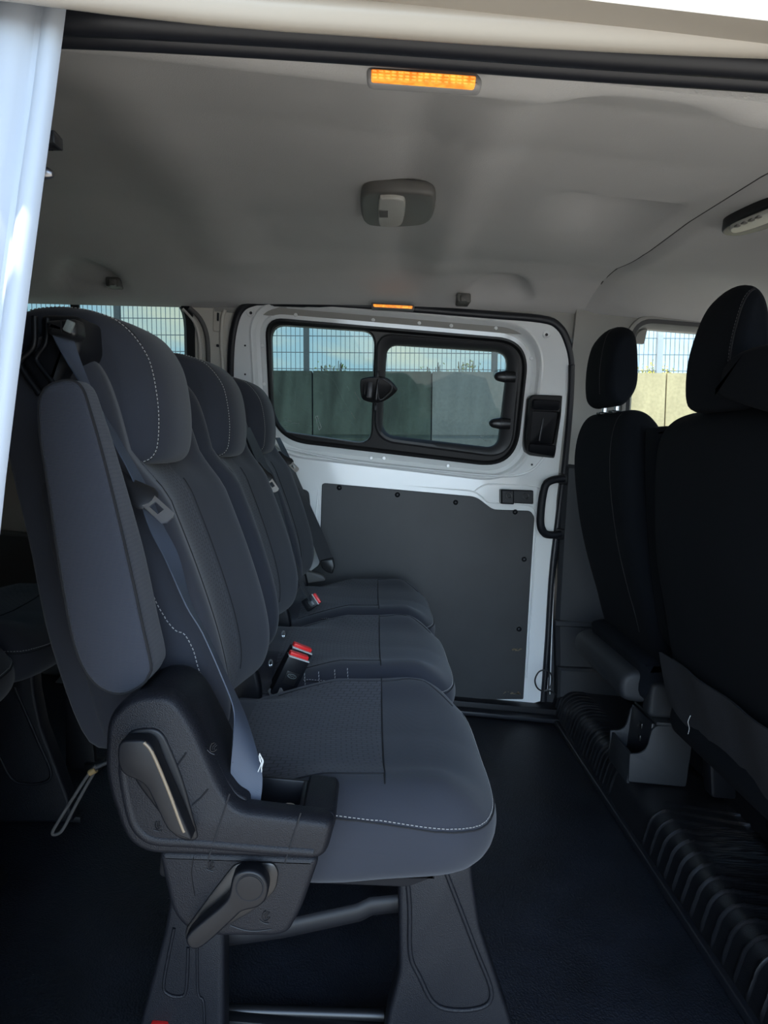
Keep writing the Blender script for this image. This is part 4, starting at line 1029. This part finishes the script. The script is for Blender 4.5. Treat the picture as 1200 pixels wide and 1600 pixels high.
# front floor: raised cab floor and ribbed rubber step mat
struct(box('floor', (1.42, 1.48, .045), (1.24, 1.96, .09), M_rub, None, .004))
def step_mat():
    # profile: rises from the floor at x=.70, rounds over to z=.10
    prof = []
    for i in range(5): prof.append((.690+.002*i, .001+.012*i))
    for i in range(9):
        a = math.pi/2*i/8; prof.append((.745-.045*math.cos(a), .055+.045*math.sin(a)))
    for i in range(1, 8): prof.append((.745+.022*i, .100))
    V, Fc = [], []; ys = [.60+.0022*i for i in range(838)]
    for y in ys:
        # rib spacing widens towards the opening
        ph = y*(2*math.pi/.046) if y < 1.7 else y*(2*math.pi/.030)
        rb = max(0, math.sin(ph))**6
        gap = 0 if not (1.60 < y < 1.78) else 1
        for k, (x, z) in enumerate(prof):
            t = k/len(prof); ph2 = (y + (.10*max(0, t-.55) if y < 1.7 else 0))
            r = max(0, math.sin(ph2*(2*math.pi/(.042 if y < 1.7 else .026))))**16
            if gap: r = 0
            if y > 1.78 and k > 14: r = 0
            h = .0048*r*(1 if 1 < k else 0)
            if k > 13:
                fine = .0012*max(0, math.sin(y*2*math.pi/.0085)) if y < 1.5 else 0
                V.append((x, y, z+h+fine))
            elif k < 5: V.append((x-h, y, z))
            else:
                a = math.pi/2*(k-5)/8; V.append((x-h*math.cos(a), y, z+h*math.sin(a)))
    n = len(prof)
    for i in range(len(ys)-1):
        for k in range(n-1): a = i*n+k; Fc.append((a, a+1, a+n+1, a+n))
    o = link('step_mat', V, Fc, mat('ribbed_rubber', (.011, .0115, .014), .38, bump='grain', bscale=500, bstr=.2, spec=.5), None, 60)
    tag(o, 'ribbed black rubber mat over the step up to the front seats', 'mat')
    md = o.modifiers.new('thickness', 'SOLIDIFY'); md.thickness = .004; md.offset = -1
    return o
step_mat()
struct(pillow('trim_15', roundpoly([(.672, .0), (.692, .0), (.694, .014), (.676, .014)], .004), .56, 2.40, .002, M_rub, None, n=2))
# storage box at the foot of the driver's seat
bxr = thing('storage_bin', (.75, 1.755, .10), 'charcoal plastic seat-base bin with cut-out top beside the ribbed step', 'bin')
A_ = .108
def bin_side(Y, y2, nm):
    pts = [(.685, A_), (.825, A_), (.825, .258), (.735, .252), (.724, .240), (.719, .200), (.712, .186), (.700, .180), (.679, .178)]
    return pillow(nm, roundpoly(pts, .006, 3), Y, y2, .003, M_dtrim, bxr, n=2)
bin_side(1.680, 1.688, 'side_panel'); bin_side(1.822, 1.830, 'side_panel')
box('end_panel', (.687, 1.755, .138), (.008, .138, .072), M_dtrim, bxr, .002)
box('inner_panel', (.730, 1.755, .182), (.008, .134, .142), M_rub, bxr, .001)
box('bin_floor', (.71, 1.755, .112), (.04, .134, .01), M_rub, bxr, .001)
box('top_panel', (.780, 1.755, .257), (.094, .150, .008), M_dtrim, bxr, .002)
for z in (.225, .195): box('switch', (.7245, 1.75, z), (.004, .02, .014), M_plg, bxr, .002)
# grab handle on the pillar
gh = thing('grab_handle', S(860, 790, .03), 'black plastic grab handle on the pillar beside the sliding door', 'handle')
gp = [S(880, 748, .045), S(864, 750, .065), S(853, 757, .080), S(848, 775, .085), S(845, 800, .085), S(845, 822, .082), S(852, 834, .072), S(866, 836, .060), S(874, 834, .045)]
tube('grip', gp, .0125, M_pl, gh, 14, smooth=5)
for a, b in ((880, 748), (874, 834)): box('mount', S(a, b, .035), (.03, .03, .036), M_pls, gh, .006)
# cable loop on the floor by the door
tag(tube('cable_loop', [S(a, b, .11) for a, b in ((868, 1085), (858, 1079), (848, 1080), (839, 1074), (836, 1062), (842, 1050), (852, 1047), (860, 1052), (863, 1064), (858, 1076), (850, 1080))], .0026, M_plg, None, 8, False, 5), 'loop of thin black cable on floor at foot of the far pillar', 'cable')

# ================================================================== ROOF FITTINGS
# amber lamp over the near opening
al = thing('roof_lamp', P(664, 120, Y=.64), 'lit amber strip lamp in grey bezel above the near opening', 'lamp')
def strip_lamp(al, bez, lens, Y0, m_on, depth=.016):
    pillow('lamp_bezel', roundpoly(XZ(bez, Y0), .005, 4), Y0, Y0+depth*2, .005, mat('pale_bezel', (.26, .255, .25), .55), al, n=4)
    q = XZ(lens, Y0-.002)
    pillow('lamp_lens', roundpoly(q, .0015, 2), Y0-.003, Y0+.006, .001, m_on, al, n=2)
    # moulded prism beads of the lens
    g = []
    a, b, c, d = [Vector((p[0], 0, p[1])) for p in q]
    for i in range(16):
        for j in range(3):
            u = (i+.5)/16; v = (j+.6)/3.4; p = a.lerp(b, u).lerp(d.lerp(c, u), v); p.y = Y0-.003
            g.append(box_geo(p, ((b-a).length/19, .002, (d-a).length/5), .0008, None, 1))
    v, f = merge(g); link('lens_prisms', v, f, m_on2, al)
def amber(name, k):
    m = mat(name, (.9, .35, .05), .3); nt = m.node_tree; b = nt.nodes['Principled BSDF']; N = nt.nodes.new; L = nt.links.new
    tc = N('ShaderNodeTexCoord'); n = N('ShaderNodeTexNoise'); n.inputs['Scale'].default_value = 130; L(tc.outputs['Object'], n.inputs[0])
    r = N('ShaderNodeValToRGB'); L(n.outputs[0], r.inputs[0]); r.color_ramp.elements[0].position = .4; r.color_ramp.elements[0].color = (.60, .13, .01, 1); r.color_ramp.elements[1].position = .62; r.color_ramp.elements[1].color = (1.0, .40, .05, 1)
    L(r.outputs[0], b.inputs['Emission Color']); b.inputs['Emission Strength'].default_value = k; return m
m_on = amber('lit_amber', .55); m_on2 = amber('lit_amber_bead', .8)
strip_lamp(al, [(572, 101), (745, 110), (755, 122), (752, 139), (574, 128)], [(580, 108), (744, 119), (742, 136), (580, 125)], .640, m_on, .008)
al2 = thing('roof_lamp', P(614, 478, Y=2.2), 'small lit amber strip lamp above the far sliding door', 'lamp')
pillow('lamp_lens', roundpoly(XZ([(583, 475), (645, 478), (644, 482), (584, 479)], 2.19), .002, 2), 2.19, 2.23, .002, amber('lit_amber_far', .8), al2, n=2)
pillow('lamp_bezel', roundpoly(XZ([(580, 473), (648, 476), (647, 484), (581, 481)], 2.195), .002, 2), 2.195, 2.235, .002, M_lampg, al2, n=2)
# interior lamp in the middle of the roof
zc = headz(.03, 1.63)
dl = thing('dome_lamp', (P(622, 322, Z=1.35).x, P(622, 322, Z=1.35).y, 1.345), 'oval grey roof lamp with frosted square lens, in the middle of the headliner', 'lamp')
def zxy(pts, Z): return [(p.x, p.y) for p in (P(a, b, Z=Z) for a, b in pts)]
dp = zxy([(563, 312), (570, 298), (600, 294), (640, 296), (668, 299), (679, 306), (678, 330), (668, 345), (640, 350), (590, 350), (568, 342)], 1.345)
pillow('lamp_housing', catmull(dp, 4), 1.338, 1.366, .010, M_lampg, dl, ri=.008, n=4, axis='Z', angle=50)
dp = zxy([(592, 311), (600, 306), (624, 307), (633, 313), (631, 338), (624, 349), (600, 350), (592, 344)], 1.336)
pillow('lamp_lens', catmull(dp, 4), 1.329, 1.342, .004, M_lens, dl, n=4, axis='Z', angle=50)
dp = zxy([(592, 329), (606, 330), (606, 340), (593, 340)], 1.328)
pillow('lamp_switch', roundpoly(dp, .001, 2), 1.3275, 1.3305, .0008, M_grey, dl, n=2, axis='Z')
# front roof lamp
dl2 = thing('dome_lamp', (P(1170, 345, Z=1.34).x, P(1170, 345, Z=1.34).y, 1.33), 'grey roof lamp with clear lens at right edge above the front seats', 'lamp')
pillow('lamp_housing', catmull(zxy([(1128, 356), (1140, 345), (1190, 320), (1235, 308), (1240, 330), (1205, 350), (1160, 362), (1136, 362)], 1.34), 4), 1.332, 1.36, .006, M_pls, dl2, ri=.004, n=4, axis='Z', angle=50)
pillow('lamp_lens', catmull(zxy([(1140, 355), (1150, 347), (1200, 326), (1228, 318), (1228, 330), (1195, 346), (1152, 359)], 1.332), 4), 1.325, 1.336, .004, M_lens, dl2, n=3, axis='Z', angle=50)
for i in range(4): box('lamp_button', (P(1152+i*11, 353-i*4.5, Z=1.325).x, P(1152+i*11, 353-i*4.5, Z=1.325).y, 1.325), (.008, .012, .004), M_lampg, dl2, .001)
# coat hooks
for (a, b, lb) in ((175, 440, 'small grey coat hook on headliner above the rear quarter window'), (725, 465, 'small grey coat hook on headliner above the sliding door window')):
    Yh = 2.19; h = thing('coat_hook', P(a, b, Y=Yh), lb, 'hook', 'coat hooks on the far edge of the headliner')
    pillow('hook_plate', roundpoly(XZ([(a-11, b-8), (a+11, b-7), (a+11, b+8), (a-10, b+7)], Yh), .006, 4), Yh, Yh+.07, .004, M_lampg, h, n=3)
    pillow('hook_tab', roundpoly(XZ([(a-5, b-4), (a+5, b-4), (a+5, b+6), (a-5, b+6)], Yh-.012), .003, 4), Yh-.014, Yh+.004, .003, M_lampg, h, n=3)
# grab handle on the front headliner, beyond the tall headrest
hg = thing('roof_grab_handle', P(1095, 455, Y=2.15), 'grey roof grab handle over the front window, half behind the tall headrest', 'handle')
tube('handle_bar', [P(a, b, Y=2.17) for a, b in ((1078, 467), (1082, 456), (1092, 449), (1110, 446), (1140, 448), (1160, 452), (1166, 466))], .011, M_lampg, hg, 10, False, 5)
# grab hook of the near rail
hk = thing('coat_hook', (P(935, 137, Y=.75).x, .75, P(935, 137, Y=.75).z), 'tiny grey hook tucked in the headliner recess beside the near amber lamp', 'hook')
box('hook_tab', P(929, 137, Y=.752), (.008, .016, .010), M_lampg, hk, .003); box('hook_plate', P(946, 138, Y=.756), (.024, .012, .008), M_lampg, hk, .003)

# ================================================================== OUTSIDE
TILT = R(5.4)
HX = Vector((math.cos(TILT), 0, math.sin(TILT))); UZ = Vector((-math.sin(TILT), 0, math.cos(TILT)))
DW = 8.5
O = P(600, 580, Y=DW)               # a point on the wall's top line
def OUT(h, y, u): return O+HX*h+UZ*u+Vector((0, y, 0))
def hpx(px, py=580): p = P(px, py, Y=DW)-O; return p.dot(HX)
def obox_geo(h0, h1, y0, y1, u0, u1):
    V = [OUT(h, y, u) for h in (h0, h1) for y in (y0, y1) for u in (u0, u1)]
    return V, [(0, 1, 3, 2), (4, 6, 7, 5), (0, 4, 5, 1), (2, 3, 7, 6), (0, 2, 6, 4), (1, 5, 7, 3)]
def conc(name, col, mo):
    m = mat(name, col, .9); nt = m.node_tree; b = nt.nodes['Principled BSDF']; N = nt.nodes.new; L = nt.links.new
    tc = N('ShaderNodeTexCoord'); mp = N('ShaderNodeMapping'); mp.inputs['Scale'].default_value = (2.2, 2, .5); L(tc.outputs['Object'], mp.inputs[0])
    n = N('ShaderNodeTexNoise'); n.inputs['Scale'].default_value = 2.5; n.inputs['Detail'].default_value = 8; L(mp.outputs[0], n.inputs[0])
    n2 = N('ShaderNodeTexNoise'); n2.inputs['Scale'].default_value = 30; n2.inputs['Detail'].default_value = 6; L(tc.outputs['Object'], n2.inputs[0])
    r = N('ShaderNodeValToRGB'); L(n.outputs[0], r.inputs[0]); r.color_ramp.elements[0].position = .38; r.color_ramp.elements[0].color = (*[c*mo for c in col], 1); r.color_ramp.elements[1].position = .62; r.color_ramp.elements[1].color = (*col, 1)
    mx = N('ShaderNodeMix'); mx.data_type = 'RGBA'; mx.blend_type = 'MULTIPLY'; mx.inputs[0].default_value = .45; L(r.outputs[0], mx.inputs[6]); L(n2.outputs[0], mx.inputs[7]); L(mx.outputs[2], b.inputs['Base Color'])
    return m
M_c1 = conc('shaded_stained_concrete', (.075, .095, .080), .45); M_c2 = conc('grey_concrete', (.20, .205, .20), .8); M_c3 = conc('sunlit_pale_concrete', (.52, .44, .25), .8)  # besides stains, dark and pale tones paint the van's shadow and sunlight
wl = thing('boundary_wall', OUT(0, 0, -2.6), 'concrete panel boundary wall topped by wire fence, outside beyond the windows', 'wall')
js = [-520, -260, -70, 118, 303, 488, 675, 858, 1042, 1225, 1420, 1700]
for i in range(len(js)-1):
    h0, h1 = hpx(js[i])+.008, hpx(js[i+1])-.008
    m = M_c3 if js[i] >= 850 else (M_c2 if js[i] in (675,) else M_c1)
    v, f = merge([obox_geo(h0, h1, 0, .15, -.72, 0), obox_geo(h0, h1, .01, .15, -2.6, -.71)]); link('wall_panel', v, f, m, wl, smooth=False)
v, f = obox_geo(hpx(-500), hpx(1690), .03, .12, -2.6, -.02); link('panel_joint', v, f, M_seam, wl, smooth=False)
# fence
fn_ = thing('wire_fence', OUT(0, .1, 0), 'grey welded wire fence with posts on top of the concrete wall', 'fence')
M_wire = mat('grey_wire', (.10, .12, .14), .5); M_post = mat('galvanised_post', (.30, .33, .35), .5)
posts = [-410, -114, 182, 478, 774, 1033, 1330, 1600]
for a in posts:
    h = hpx(a); v, f = obox_geo(h-.032, h+.032, .05, .11, -.1, 1.9); link('fence_post', v, f, M_post if a > 900 else mat('dark_post', (.05, .055, .06), .5), fn_, smooth=False)
for i in range(len(posts)-1):
    h0, h1 = hpx(posts[i])+.02, hpx(posts[i+1])-.02; g = []
    n = int((h1-h0)/.052)
    for k in range(n+1):
        h = h0+(h1-h0)*k/n; g.append(obox_geo(h-.0032, h+.0032, .075, .081, .0, 1.85))
    for k in range(10): g.append(obox_geo(h0, h1, .072, .084, .03+.185*k-.004, .03+.185*k+.004))
    v, f = merge(g); link('wire_panel', v, f, M_wire, fn_, smooth=False)
# shrubs behind the fence
M_leaf = mat('leaf_green', (.16, .20, .03), .7, var=.4, vscale=3); M_leaf2 = mat('leaf_bright', (.55, .50, .05), .7, var=.3, vscale=3); M_stem = mat('twig', (.12, .09, .06), .8)
def bush(a, w, hgt, n, m, lb, dens=1.0, sz=.05):
    h = hpx(a); e = thing('shrub', OUT(h, .9, -.9), lb, 'shrub', 'shrubs behind the wire fence')
    g = []; gs = []
    for i in range(int(9*dens)+4):
        x = random.uniform(-w, w)*.8; top = hgt*(1-(abs(x)/w)**2*.5)*random.uniform(.6, 1)
        pts = [OUT(h+x*.3, .9, -.9), OUT(h+x*.7, .9+random.uniform(-.1, .1), -.3), OUT(h+x, .9+random.uniform(-.2, .2), top)]
        path = catmull(pts, 8, False); gs.append(tube_geo(path, .006, 4))
        for k in range(n):
            t = random.uniform(.35, 1); p = path[min(len(path)-1, int(t*(len(path)-1)))]+Vector((random.gauss(0, .07), random.gauss(0, .07), random.gauss(0, .05)))
            d = Vector((random.gauss(0, 1), random.gauss(0, 1), random.gauss(0, 1))).normalized(); q = d.orthogonal().normalized(); s_ = sz*random.uniform(.6, 1.2)
            mid_ = p+d*s_*.5; up_ = d.cross(q)*s_*.08
            g.append(([p, mid_+q*s_*.28+up_, p+d*s_, mid_-q*s_*.28+up_], [(0, 1, 2), (0, 2, 3)]))
    v, f = merge(g); tag(link('foliage', v, f, m, e, smooth=False), kind='stuff')
    v, f = merge(gs); link('stems', v, f, M_stem, e)
bush(1070, .22, .16, 90, M_leaf2, 'bright rounded yellow-green shrub seen right of the post in the front window', 2, .045)
bush(1010, .11, .06, 60, M_leaf2, 'low yellow-green shrub seen left of the post in the front window', 1, .045)
bush(512, .22, .22, 14, M_leaf, 'sparse shrub with thin twigs seen in the left sliding door pane', 1, .05)
bush(745, .20, .26, 14, M_leaf, 'sparse olive shrub seen right of the middle of the vent pane', 1, .05)
bush(690, .16, .20, 8, M_leaf, 'thin twiggy shrub seen left in the vent pane', .5, .05)
bush(796, .10, .12, 20, M_leaf, 'small dense shrub seen by the post at right of the vent pane', .5, .05)
bush(200, .35, .55, 6, M_leaf, 'tall thin bare shrub seen in the rear quarter window', .6, .05)
# ground outside, sloping with the road
gz = -1.25
def G(x, y, u): p = O+HX*x+UZ*u; return Vector((p.x, y, p.z))
gp_ = [G(-30, -12, -2.3), G(30, -12, -2.3), G(30, 30, -2.3), G(-30, 30, -2.3)]
gr_ = link('ground', gp_, [(0, 1, 2, 3)], conc('sunlit_concrete_yard', (.57, .54, .49), .85), None, smooth=False); struct(gr_)
